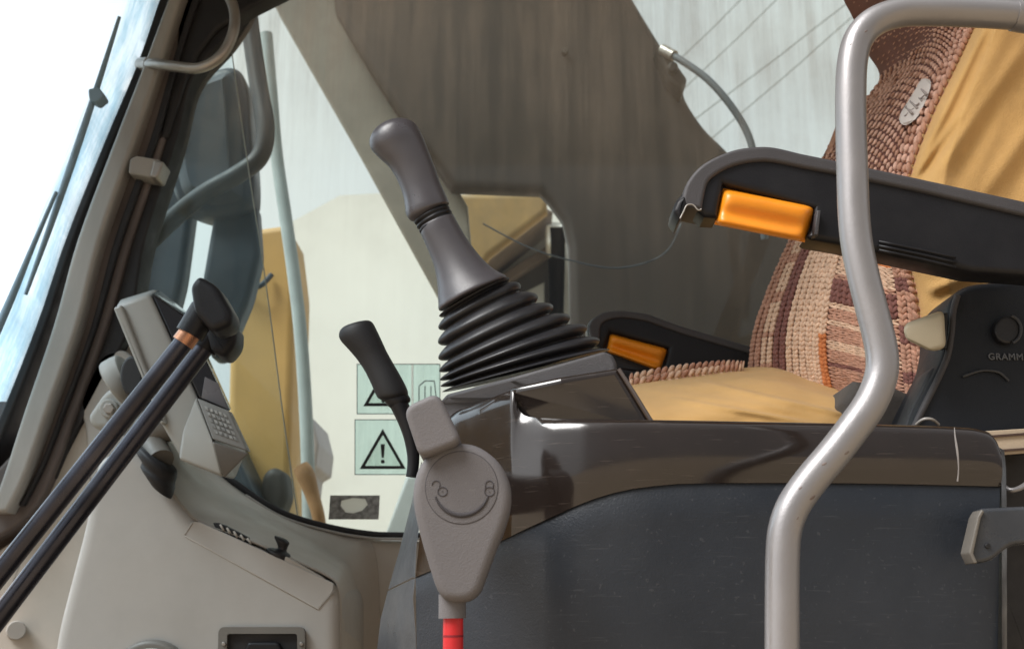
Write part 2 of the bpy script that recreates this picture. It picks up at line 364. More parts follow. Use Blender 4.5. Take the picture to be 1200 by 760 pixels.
streakglass = glass('blue_streaked_glass', (.58, .75, .83), .18, (.25, .34, .42), streak=(12, 12, 3), extra=(20, 34, 4))
def backlit(name, col, f=.6):
    m = bpy.data.materials.new(name); m.use_nodes = True; N = m.node_tree.nodes; L = m.node_tree.links; N.clear()
    o_ = N.new('ShaderNodeOutputMaterial'); a = N.new('ShaderNodeBsdfDiffuse'); b = N.new('ShaderNodeBsdfTranslucent'); x = N.new('ShaderNodeMixShader')
    a.inputs[0].default_value = (*col, 1); b.inputs[0].default_value = (*col, 1); x.inputs[0].default_value = f
    L.new(a.outputs[0], x.inputs[1]); L.new(b.outputs[0], x.inputs[2]); L.new(x.outputs[0], o_.inputs[0]); return m
decalwhite = backlit('white_paper', (.9, .9, .87)); decalpale = glass('pale_film', (.93, .96, .94), .12, (.8, .84, .8))
decalfilm = glass('tinted_decal_film', (.87, .965, .965), .13, (.8, .9, .9))

# ---------------------------------------------------------------- ground outside
bm = bmesh.new(); n = 24
gv = [[bm.verts.new(((i/n-.5)*600, (j/n-.5)*600, 0)) for j in range(n+1)] for i in range(n+1)]
for i in range(n):
    for j in range(n): bm.faces.new((gv[i][j], gv[i+1][j], gv[i+1][j+1], gv[i][j+1]))
g = finish(bm, 'ground', groundm); g['kind'] = 'structure'

# ---------------------------------------------------------------- cab shell
cab = thing('excavator_cab', 'excavator cab shell with sloping front pillar, dusty side window and beige wall lining', 'vehicle cab', (0, 1.7, 1.15))
def strip(lines, Y0, Y1, name, mat, r=.004, parent=cab):
    """a long moulding: lines = (y, x left, x right) down the sloping pillar"""
    L_ = [(a, y) for y, a, b in lines]; R_ = [(b, y) for y, a, b in lines]
    out = crom(L_, 5)+list(reversed(crom(R_, 5)))
    return prism(name, out, Y0, Y1, mat, parent, r=r, sharp=40)
strip([(-40, 200, 212), (0, 186, 198), (75, 160, 172), (165, 122, 133), (280, 76, 87), (380, 42, 54), (495, -4, 9), (580, -44, -28)], 1.70, 1.76, 'windshield_seal', frameb)
strip([(-40, 211, 225), (0, 196, 211), (75, 168, 187), (165, 133, 157), (280, 90, 117), (380, 62, 91), (480, 28, 56), (560, 2, 28), (600, -14, 8)], 1.675, 1.75, 'window_rail', alum, r=.006)
strip([(-40, 222, 256), (0, 209, 238), (75, 184, 214), (165, 154, 192), (280, 114, 154), (380, 88, 126), (480, 54, 90), (545, 0, 66), (590, -50, 44), (622, -70, 12), (640, -80, -30)], 1.705, 1.78, 'pillar', channel, r=.006)
strip([(-40, 243, 252), (0, 225, 233), (75, 201, 208), (165, 175, 183), (280, 134, 142), (380, 107, 113), (480, 71, 76), (545, 46, 51), (592, 22, 27)], 1.695, 1.71, 'pillar_groove', frameb, r=.002)
strip([(-40, 252, 300), (0, 236, 292), (40, 222, 268), (90, 208, 226), (165, 191, 206), (280, 152, 170), (380, 124, 152), (440, 104, 124), (520, 72, 82), (560, 56, 64)], 1.715, 1.775, 'window_seal', frameb)
def back(pts, k): return [(600+(x-600)*k, 725+(y-725)*k) for x, y in pts]   # front edge whose back edge, k times deeper, is the traced one
prism('roof_header', rc([(215, -60), (460, -90)]+back([(350, 0), (300, 25), (262, 50), (240, 78), (226, 108), (214, 146), (206, 172)], 1.745/1.705)+[(184, 168), (200, 90)], 4), 1.705, 1.745, frameb, cab, r=.006, tri=True)
tube('window_seal_edge', [P(x, y, 1.735) for x, y in ((228, 470), (250, 540), (286, 573), (330, 600), (380, 616), (430, 625), (475, 627), (640, 629), (900, 629))], .0052, frameb, cab, n=12)
tube('window_edge_trim', [P(x, y, 1.728) for x, y in ((288, 580), (330, 605), (380, 620.5), (430, 629.5), (475, 631), (640, 633))], .0022, alum, cab, n=10)
prism('pillar_backing', [(-90, 470), (30, 470), (70, 560), (70, 640), (-90, 730)], 1.785, 1.80, channel, cab, r=.001)
# catch on the pillar
bm = bmesh.new(); prism_bm(bm, rc([(152, 186), (160, 182), (188, 187), (183, 204), (177, 208), (150, 203)], 3), 1.672, 1.71, .003)
prism_bm(bm, rc([(180, 187), (192, 189), (184, 208), (175, 207)], 3), 1.668, 1.71, .003, mi=1)
finish(bm, 'window_catch', [clipm, steel], cab, sharp=40)
# wall lining below the window
wall_out = crom([(122, 403), (152, 404), (176, 440), (205, 500), (248, 548), (285, 577), (330, 604), (380, 621), (430, 630), (480, 633), (700, 634), (1000, 634), (1260, 634)], 5) + [(1260, 900), (-80, 900), (-80, 690), (-20, 662), (20, 632), (46, 590), (72, 540), (98, 460)]
prism('wall_lining', wall_out, 1.74, 1.80, beige_dk, cab, r=.006)
prism('pillar_foot_cover', rc([(118, 412), (146, 407), (172, 440), (200, 505), (214, 560), (205, 590), (120, 600), (104, 560), (100, 500), (90, 470)], 14), 1.715, 1.75, beige, cab, r=.006)
prism('pillar_lower_lining', rc([(100, 462), (112, 620), (98, 700), (70, 900), (-80, 900), (-80, 690), (-15, 655), (25, 625), (50, 585)], 10), 1.725, 1.75, beige_dk, cab, r=.004)
tube('screw_cap', [P(19, 738, 1.70), P(19, 738, 1.735)], [.0125, .015], beige, cab, spline=False, sharp=60)
# roof, floor, rear wall of the cab (they shade it and are seen in reflections)
bm = bmesh.new(); box_bm(bm, (-1.05, .78, 2.92), (1.7, 1.82, 2.99)); finish(bm, 'roof', rooft, cab, smooth=False)
bm = bmesh.new(); box_bm(bm, (-1.3, .75, 1.10), (1.7, 1.80, 1.15)); finish(bm, 'floor', black, cab, smooth=False)
bm = bmesh.new(); box_bm(bm, (1.45, .80, 1.16), (1.5, 1.81, 2.915)); finish(bm, 'rear_wall', rooft, cab, smooth=False)
# windshield: runs from the far pillar towards the near side of the cab
bm = bmesh.new(); ln = [P(x, y, 1.728) for x, y in ((205, -60), (192, -10), (165, 75), (127, 165), (81, 280), (48, 380), (2, 495), (-40, 600))]
rows = []
for q in ln: rows.append([bm.verts.new((q.x+dx, yy, q.z)) for yy, dx in ((1.728, 0), (1.67, -.004), (1.625, -.006), (1.2, -.012), (.72, 0))])
for a, b in zip(rows[:-1], rows[1:]):
    for i in range(4): bm.faces.new((a[i], a[i+1], b[i+1], b[i])).material_index = 1 if i < 2 else 0
ws = finish(bm, 'windshield', [frontglass, streakglass], cab)
md = ws.modifiers.new('Solidify', 'SOLIDIFY'); md.thickness = .005
# side window: main glass and the second pane that overlaps it
win = prism('side_window', [(330, -70), (262, 20), (200, 150), (150, 300), (118, 410), (190, 480), (285, 577), (330, 603), (380, 619), (430, 628), (1320, 631), (1320, -70)], 1.752, 1.757, sideglass, cab, r=0)
prism('sliding_pane', [(262, 20), (200, 150), (150, 300), (126, 400), (190, 480), (285, 575), (337, 604), (352, 608), (330, 480), (312, 335), (290, 190), (271, 60), (290, -60), (264, -20)], 1.766, 1.770, paneglass, cab, r=0)
tube('pane_edge', [P(x, y, 1.764) for x, y in ((270, 50), (290, 190), (312, 335), (331, 480), (349, 606))], .001, MATS['aluminium_strip'], cab, n=8)
# stickers on the glass (parts of the window)
def decal(outline, name='warning_decal', mat=decalfilm, label=None):
    o = prism(name, outline, 1.7496, 1.7516, mat, win, r=0, label=label); return o
def frame_bm(bm, out, inn, Y0, Y1, mi=0):
    a = [P(x, y, Y0) for x, y in out]; b = [P(x, y, Y0) for x, y in inn]; n = len(a)
    V = [[bm.verts.new((p.x, yy, p.z)) for p in q] for yy in (Y0, Y1) for q in (a, b)]
    for i in range(n):
        j = (i+1) % n
        for s, t in ((0, 1), (2, 3), (0, 2), (1, 3)): bm.faces.new((V[s][i], V[s][j], V[t][j], V[t][i])).material_index = mi
def shapes(name, mat, fn, parent=win, label=None):
    bm = bmesh.new(); fn(bm); return finish(bm, name, mat, parent, label, smooth=False)
def rect(x0, y0, x1, y1): return [(x0, y0), (x1, y0), (x1, y1), (x0, y1)]
decal(rect(418, 426, 482, 485), label='upper warning sticker with triangle, half hidden behind the lever')
decal(rect(484.5, 426, 516, 485), label='sticker with a line drawing beside the boot')
decal(rect(415.5, 491, 490, 556), label='lower warning sticker with exclamation mark triangle')
def tri(bm):
    tl = lambda cx, cy, s: [(cx-s*.93, cy+s*.62), (cx+s*.93, cy+s*.62), (cx, cy-s)]
    for cx, cy in ((448.5, 531), (449, 460)):
        s = 29 if cy > 500 else 25; 
        frame_bm(bm, tl(cx, cy, s), tl(cx, cy+.5, s-6.5), 1.7470, 1.7488)
        prism_bm(bm, rc([(cx-2.6, cy-11), (cx+2.6, cy-11), (cx+1.3, cy+5), (cx-1.3, cy+5)], 1), 1.7472, 1.7488, 0)
        prism_bm(bm, circle(cx, cy+9.3, 2.3, 14), 1.7472, 1.7488, 0)
    for x0, y0, x1, y1 in ((418, 426, 516, 485), (415.5, 491, 490, 556)):
        frame_bm(bm, rect(x0, y0, x1, y1), rect(x0+.9, y0+.9, x1-.9, y1-.9), 1.7488, 1.7494, 1)
    frame_bm(bm, rect(482.5, 426, 484.3, 485), rect(483, 427, 483.8, 484), 1.7488, 1.7494, 1)
    # line drawing of a seat in the right-hand sticker
    for a, b in (((491, 474), (491, 452)), ((491, 452), (498, 446)), ((498, 446), (509, 446)), ((498, 452), (498, 474)), ((509, 446), (512, 474)), ((505, 452), (505, 474))):
        d = Vector((b[0]-a[0], b[1]-a[1])).normalized()*.55; q = Vector((-d.y, d.x))
        prism_bm(bm, [tuple(Vector(a)+q), tuple(Vector(b)+q), tuple(Vector(b)-q), tuple(Vector(a)-q)], 1.7480, 1.7492, 0, mi=1)
shapes('decal_print', [inkm, MATS['hose_bluegrey']], tri)
def tri_in(bm):
    for cx, cy, s in TRI:
        prism_bm(bm, [(cx-s*.93, cy+s*.62), (cx+s*.93, cy+s*.62), (cx, cy-s)], 1.7478, 1.7490, 0)
for tt in ((448.5, 531.5, 22.8), (449, 460.5, 18.8)):
    TRI = [tt]; shapes('decal_ground', decalpale, tri_in)
bm = bmesh.new(); hole = [(400, 586), (413, 583), (428, 584), (431, 591), (424, 598), (414, 601), (405, 600), (399, 592)]
frame_bm(bm, [(387, 580), (416, 580), (445, 580), (444.3, 594), (443.5, 608), (414, 608), (385, 608), (386, 594)], hole, 1.7496, 1.7516)
finish(bm, 'torn_sticker', decalgrey, win, 'mottled grey sticker with a torn white patch', smooth=False)
bm = bmesh.new(); prism_bm(bm, crom(hole, 4, True), 1.7500, 1.7512, 0)
finish(bm, 'torn_patch', decalwhite, win, smooth=False)

# small curved handle at the top of the pillar
gh = thing('grab_handle', 'small curved metal hand grip at the top of the pillar', 'hand grip', tuple(P(174, 76, 1.70)))
tube('grip_bar', [P(168, 76, 1.70), P(182, 75, 1.665), P(205, 78, 1.64), (*P(232, 80, 1.625),), P(254, 70, 1.62), P(268, 52, 1.62), P(275, 28, 1.62), P(272, 4, 1.63), P(258, -20, 1.66)], .0088, steel, gh, n=18)
tube('mounting_foot', [P(166, 76, 1.71), P(176, 75.5, 1.685)], .0125, steel, gh, spline=False)
# wiper outside the windshield
wipm = M('wiper_pale', (.22, .32, .40), .6)  # base colour paled to match its look through the glass
wp = thing('wiper', 'windshield wiper resting along the outside of the front glass', 'wiper', tuple(P(0, 400, 1.5)))
tube('wiper_arm', [P(-14, 410, 1.56), P(12, 352, 1.575), P(40, 285, 1.58), P(66, 225, 1.59)], [.007, .006, .004, .003], wipm, wp, n=10)
tube('wiper_blade', [P(30, 345, 1.60), P(60, 262, 1.60), P(88, 180, 1.60), P(112, 108, 1.60), P(140, 20, 1.60)], [.003, .005, .006, .005, .003], wipm, wp, n=8)
bm = bmesh.new(); prism_bm(bm, rc([(103, 104), (116, 102), (122, 112), (112, 120), (104, 116)], 3), 1.585, 1.61, .002); finish(bm, 'wiper_joint', wipm, wp)

# ---------------------------------------------------------------- outside, through the dusty glass
bt = thing('boom', 'weathered brown excavator boom rising past the dusty side window', 'excavator boom', tuple(P(800, 700, 2.6)))
low = back([(955, 640), (690, 640), (668, 470), (665, 300), (658, 268), (642, 246), (632, 236), (530, 232)], 2.48/2.42)
prism('side_plate', crom([(380, -80), (560, -90), (700, -80), (738, -10)], 3)[:-1]+crom([(738, -10), (762, 30), (788, 72), (800, 98), (806, 118), (826, 148), (850, 172), (892, 215), (930, 262), (950, 330), (955, 470)], 4)+low+[(478, 150), (430, 75), (392, 12)], 2.42, 2.48, boomm, bt, r=.02)
prism('pale_band', [(300, -40), (392, -60), (404, 12), (447, 76), (497, 152), (548, 241), (556, 330), (600, 420), (560, 420), (512, 345), (420, 178), (326, 14)], 2.49, 2.53, boomlt, bt, r=.006)  # paler band along the boom's left edge
bm = bmesh.new(); prism_bm(bm, rc([(768, 52), (782, 58), (806, 92), (801, 108), (784, 92)], 4), 2.36, 2.45, .01); prism_bm(bm, circle(789, 78, 6, 20), 2.34, 2.37, .004)
finish(bm, 'hose_bracket', darkm, bt, sharp=40)
bm = bmesh.new(); prism_bm(bm, circle(662, 59, 3.5, 16), 2.405, 2.425, .002); finish(bm, 'grease_nipple', darkm, bt)
hs = thing('hydraulic_hose', 'blue grey hydraulic hose arching from the boom behind the armrest', 'hose', tuple(P(782, 62, 2.36)))
tube('hose_run', [P(776, 58, 2.36), P(800, 72, 2.33), P(828, 92, 2.31), (*P(852, 118, 2.30),), P(872, 148, 2.30), P(882, 175, 2.30), P(888, 215, 2.31), P(896, 280, 2.34)], .0085, hosem, hs, n=14)
tube('hose_fitting', [P(776, 58, 2.36), P(790, 65.5, 2.342)], .013, steel, hs, spline=False)
# lashing rope sagging in front of the boom foot
rp = tag(tube('sagging_cable', [P(566, 262, 2.34), P(620, 290, 2.33), P(672, 306, 2.33), P(720, 314, 2.33), P(762, 306, 2.33), P(785, 290, 2.33), P(798, 262, 2.34)], .0018, mirror_m, None, n=8), 'thin dark cable sagging across the dark boom foot', 'cable')
# yellow arm and the grey machinery beside it
ya = thing('digger_arm', 'mustard yellow arm of a machine standing upright outside the window', 'digger arm', tuple(P(300, 640, 3.0)))
prism('arm_plate', rc([(296, 268), (338, 262), (346, 330), (344, 400), (338, 640), (292, 640), (266, 500), (268, 420), (282, 330)], 8), 3.0, 3.25, yellow, ya, r=.02)
tube('hose_clamp', [P(276, 330, 2.985), P(292, 336, 2.96), P(306, 334, 2.96), P(318, 322, 2.985)], .008, mirror_m, ya, n=10)
bm = bmesh.new(); prism_bm(bm, rc([(306, 556), (318, 545), (334, 552), (338, 580), (330, 602), (312, 600), (304, 584)], 8), 2.9, 3.0, .02); finish(bm, 'pin_boss', darkm, ya, sharp=40)
prism('arm_base', [(236, 520), (262, 500), (304, 590), (300, 650), (236, 650)], 2.8, 3.05, mirror_m, ya, r=.01)
ml = thing('rear_view_mirror', 'dark rear view mirror shell on bent black stay outside the window', 'mirror', tuple(P(250, 330, 2.2)))
prism('mirror_shell', crom([(212, 96), (238, 84), (270, 76), (286, 92), (292, 150), (296, 215), (290, 240), (262, 250), (232, 248), (206, 232), (196, 190), (200, 140)], 5, True), 2.2, 2.30, mirror_m, ml, r=.02, dome=.02)
prism('mirror_foot', rc([(252, 238), (300, 236), (304, 300), (292, 350), (262, 420), (246, 420), (236, 330)], 10), 2.24, 2.30, mirror_m, ml, r=.012)
tube('mirror_stay', [P(286, -40, 2.16), P(293, 30, 2.14), P(303, 100, 2.13), P(311, 150, 2.12), (*P(304, 184, 2.12),), P(276, 206, 2.12), P(244, 224, 2.13), P(210, 250, 2.15), P(168, 290, 2.18), P(120, 338, 2.2)], .0195, staym, ml, n=18)
prism('mirror_wing', rc([(166, 236), (196, 210), (226, 240), (214, 330), (190, 420), (160, 420), (150, 330)], 12), 2.3, 2.36, MATS['mirror_shell'], ml, r=.015)
sr = thing('reflection_tube', 'pale grey upright tube imitating a window reflection between the yellow arm and the boom', 'reflection', tuple(P(335, 420, 2.7)))
tube('rail_tube', [P(312, 40, 2.7), P(318, 110, 2.7), P(324, 180, 2.7), P(334, 250, 2.7), P(344, 320, 2.7), P(353, 400, 2.7), P(360, 520, 2.7), P(364, 700, 2.7)], .017, M('reflection_teal', (.36, .43, .45), .55), sr, n=16)  # solid tube that imitates a reflection in the window glass
# yellow hopper under the boom
hp = tag(prism('hopper', [(520, 226), (640, 226), (642, 248), (574, 300), (556, 330), (512, 330)], 3.6, 3.66, M('faded_yellow', (.36, .235, .09), .6, var=.15, dust=.4, dcol=(.2, .15, .09)), None, r=.02), 'dull yellow steel hopper seen below the boom edge', 'hopper')
# unseen yellow arm added ahead of the cab for the trim's ochre reflection
bm = bmesh.new(); box_bm(bm, (-3.0, .35, .9), (-2.6, 1.35, 3.3)); bmesh.ops.bevel(bm, geom=list(bm.edges), offset=.04, segments=3, affect='EDGES')
tag(finish(bm, 'unseen_arm', yellow, None, sharp=40), 'unseen yellow arm added ahead of the cab for its reflection in the console trim', 'added reflector')
# pale plastered building
Y = 8.0
pb = thing('plaster_building', 'pale plastered building behind the yellow arm with a shallow gable', 'building', tuple(P(420, 725, Y)))
prism('wall', [(300, 800), (300, 330), (338, 262), (398, 229), (452, 226), (700, 232), (700, 800)], Y, Y+4, wallw, pb, r=0)
# grey house with a gable, column and door
Y = 6.0
gb = thing('grey_house', 'small grey house with gable eave, white column and dark doorway', 'house', tuple(P(620, 725, Y)))
prism('wall', [(556, 800), (556, 322), (636, 258), (662, 262), (666, 275), (720, 300), (720, 800)], Y, Y+3, walld, gb, r=0)
prism('gable_eave', [(548, 318), (560, 303), (638, 242), (648, 248), (560, 318)], Y-.35, Y+.05, woodr, gb, r=.01)
prism('column', rc([(640, 262), (668, 262), (664, 280), (658, 292), (658, 640), (650, 640), (650, 292), (641, 284)], 3), Y-.3, Y-.08, wallw, gb, r=.02)
prism('doorway', [(590, 640), (590, 330), (644, 302), (646, 640)], Y-.05, Y+.02, MATS['undercarriage_dark'], gb, r=.01)
prism('door', [(606, 640), (606, 346), (638, 330), (638, 640)], Y-.09, Y-.045, walld, gb, r=.01)
prism('window_lintel', [(560, 338), (640, 288), (644, 298), (564, 352)], Y-.12, Y-.01, woodr, gb, r=.01)
# cabinet, wooden handle and beam outside
tag(prism('grey_cabinet', rc([(341, 489), (366, 488), (374, 520), (371, 546), (360, 552), (352, 620), (338, 620)], 3), 3.4, 3.7, lilac, None, r=.01), 'pale grey box standing outside beside the yellow arm', 'box')
tag(tube('wooden_handle', [P(352, 546, 2.6), P(358, 556, 2.6), P(366, 580, 2.6), P(373, 604, 2.6), P(378, 640, 2.62)], [.019, .022, .017, .015, .015], M('handle_wood', (.36, .21, .10), .6, var=.2), None, n=14), 'worn wooden tool handle leaning outside the window', 'tool handle')
tag(prism('beam_prop', [(446, 640), (476, 556), (492, 556), (478, 640)], 2.9, 3.0, stayl, None, r=.01), 'pale blue steel prop leaning outside by the torn sticker', 'prop')
# wires against the sky
for k, (a, b) in enumerate((((790, 76), (880, -12)), ((812, 94), (922, -12)), ((830, 128), (990, 6)), ((846, 152), (1010, 10)))):
    lab = ('uppermost thin overhead wire crossing the pale sky', 'second overhead wire from the top above the hose', 'third overhead wire down, passing above the hose', 'lowest overhead wire, running down to the hose')[k]
    p, q = P(*a, 9.0), P(*b, 9.0); d = (q-p)
    tag(tube('overhead_wire', [p-d*3.0, p-d*1.2, p, p+d*.5-Vector((0, 0, .01)), q, q+d*2.2], .0055, wirem, None, n=6), lab, 'wire', 'overhead wires crossing the sky')

# ---------------------------------------------------------------- beige front console with socket, vent and switch
fc = thing('front_console', 'beige plastic side console under the monitor with lid, vent slot and socket', 'console', tuple(P(240, 860, 1.6)))
cons_out = rc([(112, 540, 10), (150, 515, 16), (182, 545, 14), (204, 583, 16), (232, 614, 14), (300, 640, 4), (392, 683, 9), (398, 700, 8), (400, 900, 0), (40, 900, 0), (66, 735, 20), (96, 620, 20)], 8)
prism('shell', cons_out, 1.46, 1.745, beige, fc, r=.016, seg=5)
prism('lid', rc([(224, 611), (234, 611), (391, 683), (390, 692), (373, 713), (216, 627)], 3), 1.4595, 1.475, beige, fc, r=.0006)
bm = bmesh.new(); path = [P(x, y, 1.4593) for x, y in ((226, 612), (216, 627), (373, 713.5), (392, 691))]
tube_bm(bm, path, .0008, 6, 1, 1, True, False); finish(bm, 'lid_seam', MATS['beige_wall_plastic'], fc)
ea = crom([(176, 540), (196, 568), (214, 594), (236, 612), (300, 636.5), (345, 657), (386, 676), (397, 692), (399, 740), (400, 900)], 6)
eb = crom([(206, 506), (228, 542), (252, 566), (280, 585), (318, 607), (350, 625), (385, 645), (412, 668), (424, 740), (426, 900)], 6)
ec = crom([(206, 498), (230, 530), (254, 551), (286, 577), (330, 603), (366, 616), (405, 625), (438, 640), (446, 740), (448, 900)], 6)
loft('ledge', [[P(x+d, y+e, Y_) for (x, y) in l] for l, Y_, d, e in ((ea, 1.475, -1, 1), (ea, 1.468, 0, -.5), (ea, 1.475, 1.5, -2.2), (eb, 1.66, -1.5, 1.5), (eb, 1.682, 0, 0), (eb, 1.69, 1.5, -2.5), (ec, 1.738, 0, 1))], beige_dk, fc, sharp=None)
prism('vent_slot', rc([(249, 612), (257, 612), (291, 629), (294, 635), (286, 636), (254, 621)], 2), 1.47, 1.54, black, fc, r=.001)
bm = bmesh.new()
for k in range(5):
    x = 258+k*8; tube_bm(bm, [P(x, 614+k*4, 1.467), P(x+4, 621+k*4, 1.467)], .0016, 6, 1, 1, True, False)
finish(bm, 'vent_fin', beige_dk, fc)
prism('ledge_tray', rc([(334, 651), (342, 655), (380, 677), (374, 682), (332, 661)], 2), 1.462, 1.56, beige_dk, fc, r=.002)
sw = ringloft('thumb_switch', [(322, 627, 336, 632, .9), (322, 630, 339, 636), (325, 637, 337, 641), (325, 642, 336, 646), (314, 641, 340, 650), (313, 645, 340, 655), (316, 650, 338, 658)], 1.475, black, fc, sub=3)
bm = bmesh.new(); frame_bm(bm, rc([(256, 734), (357, 734), (360, 900), (252, 900)], 8), rc([(266, 742), (348, 742), (350, 892), (264, 892)], 3), 1.451, 1.475)
finish(bm, 'socket_frame', M('socket_grey', (.19, .175, .155), .5, bump=.2), fc, smooth=False)
prism('socket_recess', rc([(266, 742), (348, 742), (350, 892), (264, 892)], 3), 1.4585, 1.474, black, fc, r=.001)
prism('socket_plug', rc([(290, 752), (326, 752), (334, 770), (338, 830), (282, 830), (284, 770)], 4), 1.447, 1.46, blackpl, fc, r=.003)
for x in (262, 353): prism('frame_screw', circle(x, 754, 2.6, 14), 1.4485, 1.454, steel, fc, r=.001)
bm = bmesh.new(); prism_bm(bm, circle(176, 790, 44, 40, 41), 1.445, 1.47, .006); finish(bm, 'ring_bezel', MATS['socket_grey'], fc, sharp=40)
bm = bmesh.new(); prism_bm(bm, circle(176, 790, 34, 40, 31), 1.440, 1.45, .003); finish(bm, 'ring_cap', beige_dk, fc, sharp=40)

# ---------------------------------------------------------------- monitor on its bracket
mo = thing('monitor', 'grey tilted monitor with keypad on a pivoting bracket', 'monitor', tuple(P(185, 560, 1.55)))
hexa('housing', [P(134, 358, 1.40), P(176, 343, 1.40), P(232, 466, 1.40), P(264, 545, 1.40), P(214, 540, 1.40), P(188, 494, 1.40)],
     [P(138, 352, 1.62), P(184, 338, 1.62), P(240, 462, 1.62), P(270, 540, 1.62), P(222, 536, 1.62), P(196, 490, 1.62)], greyhouse, mo, bev=.007)
prism('housing_rim', rc([(132, 360), (142, 356), (190, 480), (194, 496), (188, 497)], 3), 1.392, 1.45, greyhouse, mo, r=.004)
hexa('screen_bezel', [P(177, 343, 1.402), P(218, 370, 1.41), P(270, 482, 1.41), P(233, 466, 1.402)], [P(186, 339, 1.62), P(222, 368, 1.62), P(272, 480, 1.62), P(240, 463, 1.62)], screenm, mo, bev=.003)
hexa('screen_side', [P(240, 441, 1.398), P(256, 449, 1.398), P(268, 480, 1.398), P(236, 466, 1.398)], [P(240, 441, 1.42), P(256, 449, 1.42), P(268, 480, 1.42), P(236, 466, 1.42)], M('screen_glass_grey', (.16, .15, .16), .3), mo, bev=.001)
hexa('keypad_block', [P(229, 464, 1.375), P(248, 516, 1.36), P(262, 559, 1.37), P(209, 538, 1.385), P(214, 505, 1.385)],
     [P(262, 474, 1.50), P(290, 528, 1.50), P(275, 562, 1.50), P(222, 542, 1.50), P(226, 500, 1.50)], greyhouse, mo, bev=.005)
kp = [P(231, 466, 1.372), P(268, 481, 1.372), P(290, 528, 1.366), P(249, 514, 1.358)]
kb = [p+Vector((0, .02, .001)) for p in kp]
kp_o = hexa('keypad_panel', kp, kb, M('keypad_grey', (.27, .265, .25), .5, bump=.2), mo, bev=.002)
bm = bmesh.new()
for i in range(5):
    for j in range(5):
        u, v = .14+.72*(i+.5)/5, .12+.72*(j+.5)/5
        def q(u, v): return kp[0]*(1-u)*(1-v)+kp[1]*u*(1-v)+kp[2]*u*v+kp[3]*(1-u)*v
        c = [q(u-.05, v-.045), q(u+.05, v-.045), q(u+.05, v+.045), q(u-.05, v+.045)]
        vs = [bm.verts.new(p+Vector((0, -.001, 0))) for p in c]; vb = [bm.verts.new(p+Vector((0, .002, 0))) for p in c]
        bm.faces.new(vs)
        for a in range(4): b = (a+1) % 4; bm.faces.new((vs[a], vs[b], vb[b], vb[a]))
finish(bm, 'keypad_button', M('button_white', (.33, .33, .315), .6, var=.6, vscale=220), mo, smooth=False)
hexa('keypad_lower_face', [P(249, 517, 1.356), P(291, 531, 1.365), P(263, 559.5, 1.364), P(257, 545, 1.356)], [P(249, 517, 1.38), P(291, 531, 1.40), P(263, 559.5, 1.39), P(257, 545, 1.38)], MATS['socket_grey'], mo, bev=.002)
prism('bracket_plate', rc([(101, 489), (122, 458), (140, 448), (170, 470), (178, 500), (110, 503)], 10), 1.53, 1.60, greyhouse, mo, r=.008)
ringloft('pivot_drum', [(124, 436, 150, 478, .95), (120, 430, 156, 482, .95), (122, 424, 160, 478, .95), (138, 416, 164, 466, .95), (142, 420, 162, 462, .9)], 1.49, greyhouse, mo, n=32, sub=2, sharp=40)
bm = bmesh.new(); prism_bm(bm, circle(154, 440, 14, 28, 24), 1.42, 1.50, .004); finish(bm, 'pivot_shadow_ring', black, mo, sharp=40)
bm = bmesh.new(); prism_bm(bm, circle(127, 478, 7, 6), 1.515, 1.54, .002); finish(bm, 'bolt_head', steel, mo, smooth=False)
bm = bmesh.new(); prism_bm(bm, circle(127, 478, 11, 24), 1.522, 1.54, .002); finish(bm, 'bolt_washer', greyhouse, mo, sharp=40)
tube('swivel_arm', [P(188, 540, 1.44), P(178, 520, 1.46), P(184, 505, 1.46), P(210, 500, 1.46)], [.018, .02, .02, .016], MATS['socket_grey'], mo, n=16)
ringloft('swivel_boot', [(164, 520, 206, 552), (162, 530, 206, 560), (168, 540, 204, 566), (166, 546, 204, 572), (172, 556, 202, 580), (178, 566, 200, 584)], 1.44, black, mo, sub=2)

# ---------------------------------------------------------------- travel levers
def lever(label, x0, y0, x1, y1, Y, rad, knob, rest):
    t = thing('travel_lever', label, 'lever', tuple(P(x0, y0, Y)), 'travel levers in front of the console')
    tube('rod', [P(x0, y0, Y), P((x0+x1)/2, (y0+y1)/2, Y), P(x1, y1, Y)], rad, rodm, t, n=22, sub=2)
    prism('knob', knob, Y-.022, Y+.024, blackpl, t, r=.008, seg=4)
    rest(t)
def rest1(t):
    tube('collar', [P(214, 402, 1.18), P(226, 386, 1.18)], .0125, copper, t, n=16, spline=False)
    tube('knob_neck', [P(222, 392, 1.18), P(240, 362, 1.18)], .016, blackpl, t, n=18, spline=False)
def rest2(t):
    tube('knob_neck', [P(238, 408, 1.24), P(254, 386, 1.24)], .0165, blackpl, t, n=18, spline=False)
lever('travel lever with bare copper collar and taller black knob', -330, 1086, 222, 393, 1.18, .0108, rc([(222, 334, 6), (232, 321, 7), (254, 334, 8), (272, 366, 8), (270, 380, 6), (248, 389, 8), (226, 366, 10)], 6), rest1)
lever('travel lever behind, its smaller black knob sitting lower, without copper collar', -330, 1154, 245, 400, 1.24, .0112, rc([(238, 380, 6), (262, 376, 8), (277, 380, 7), (276, 402, 8), (262, 419, 8), (246, 410, 6)], 6), rest2)

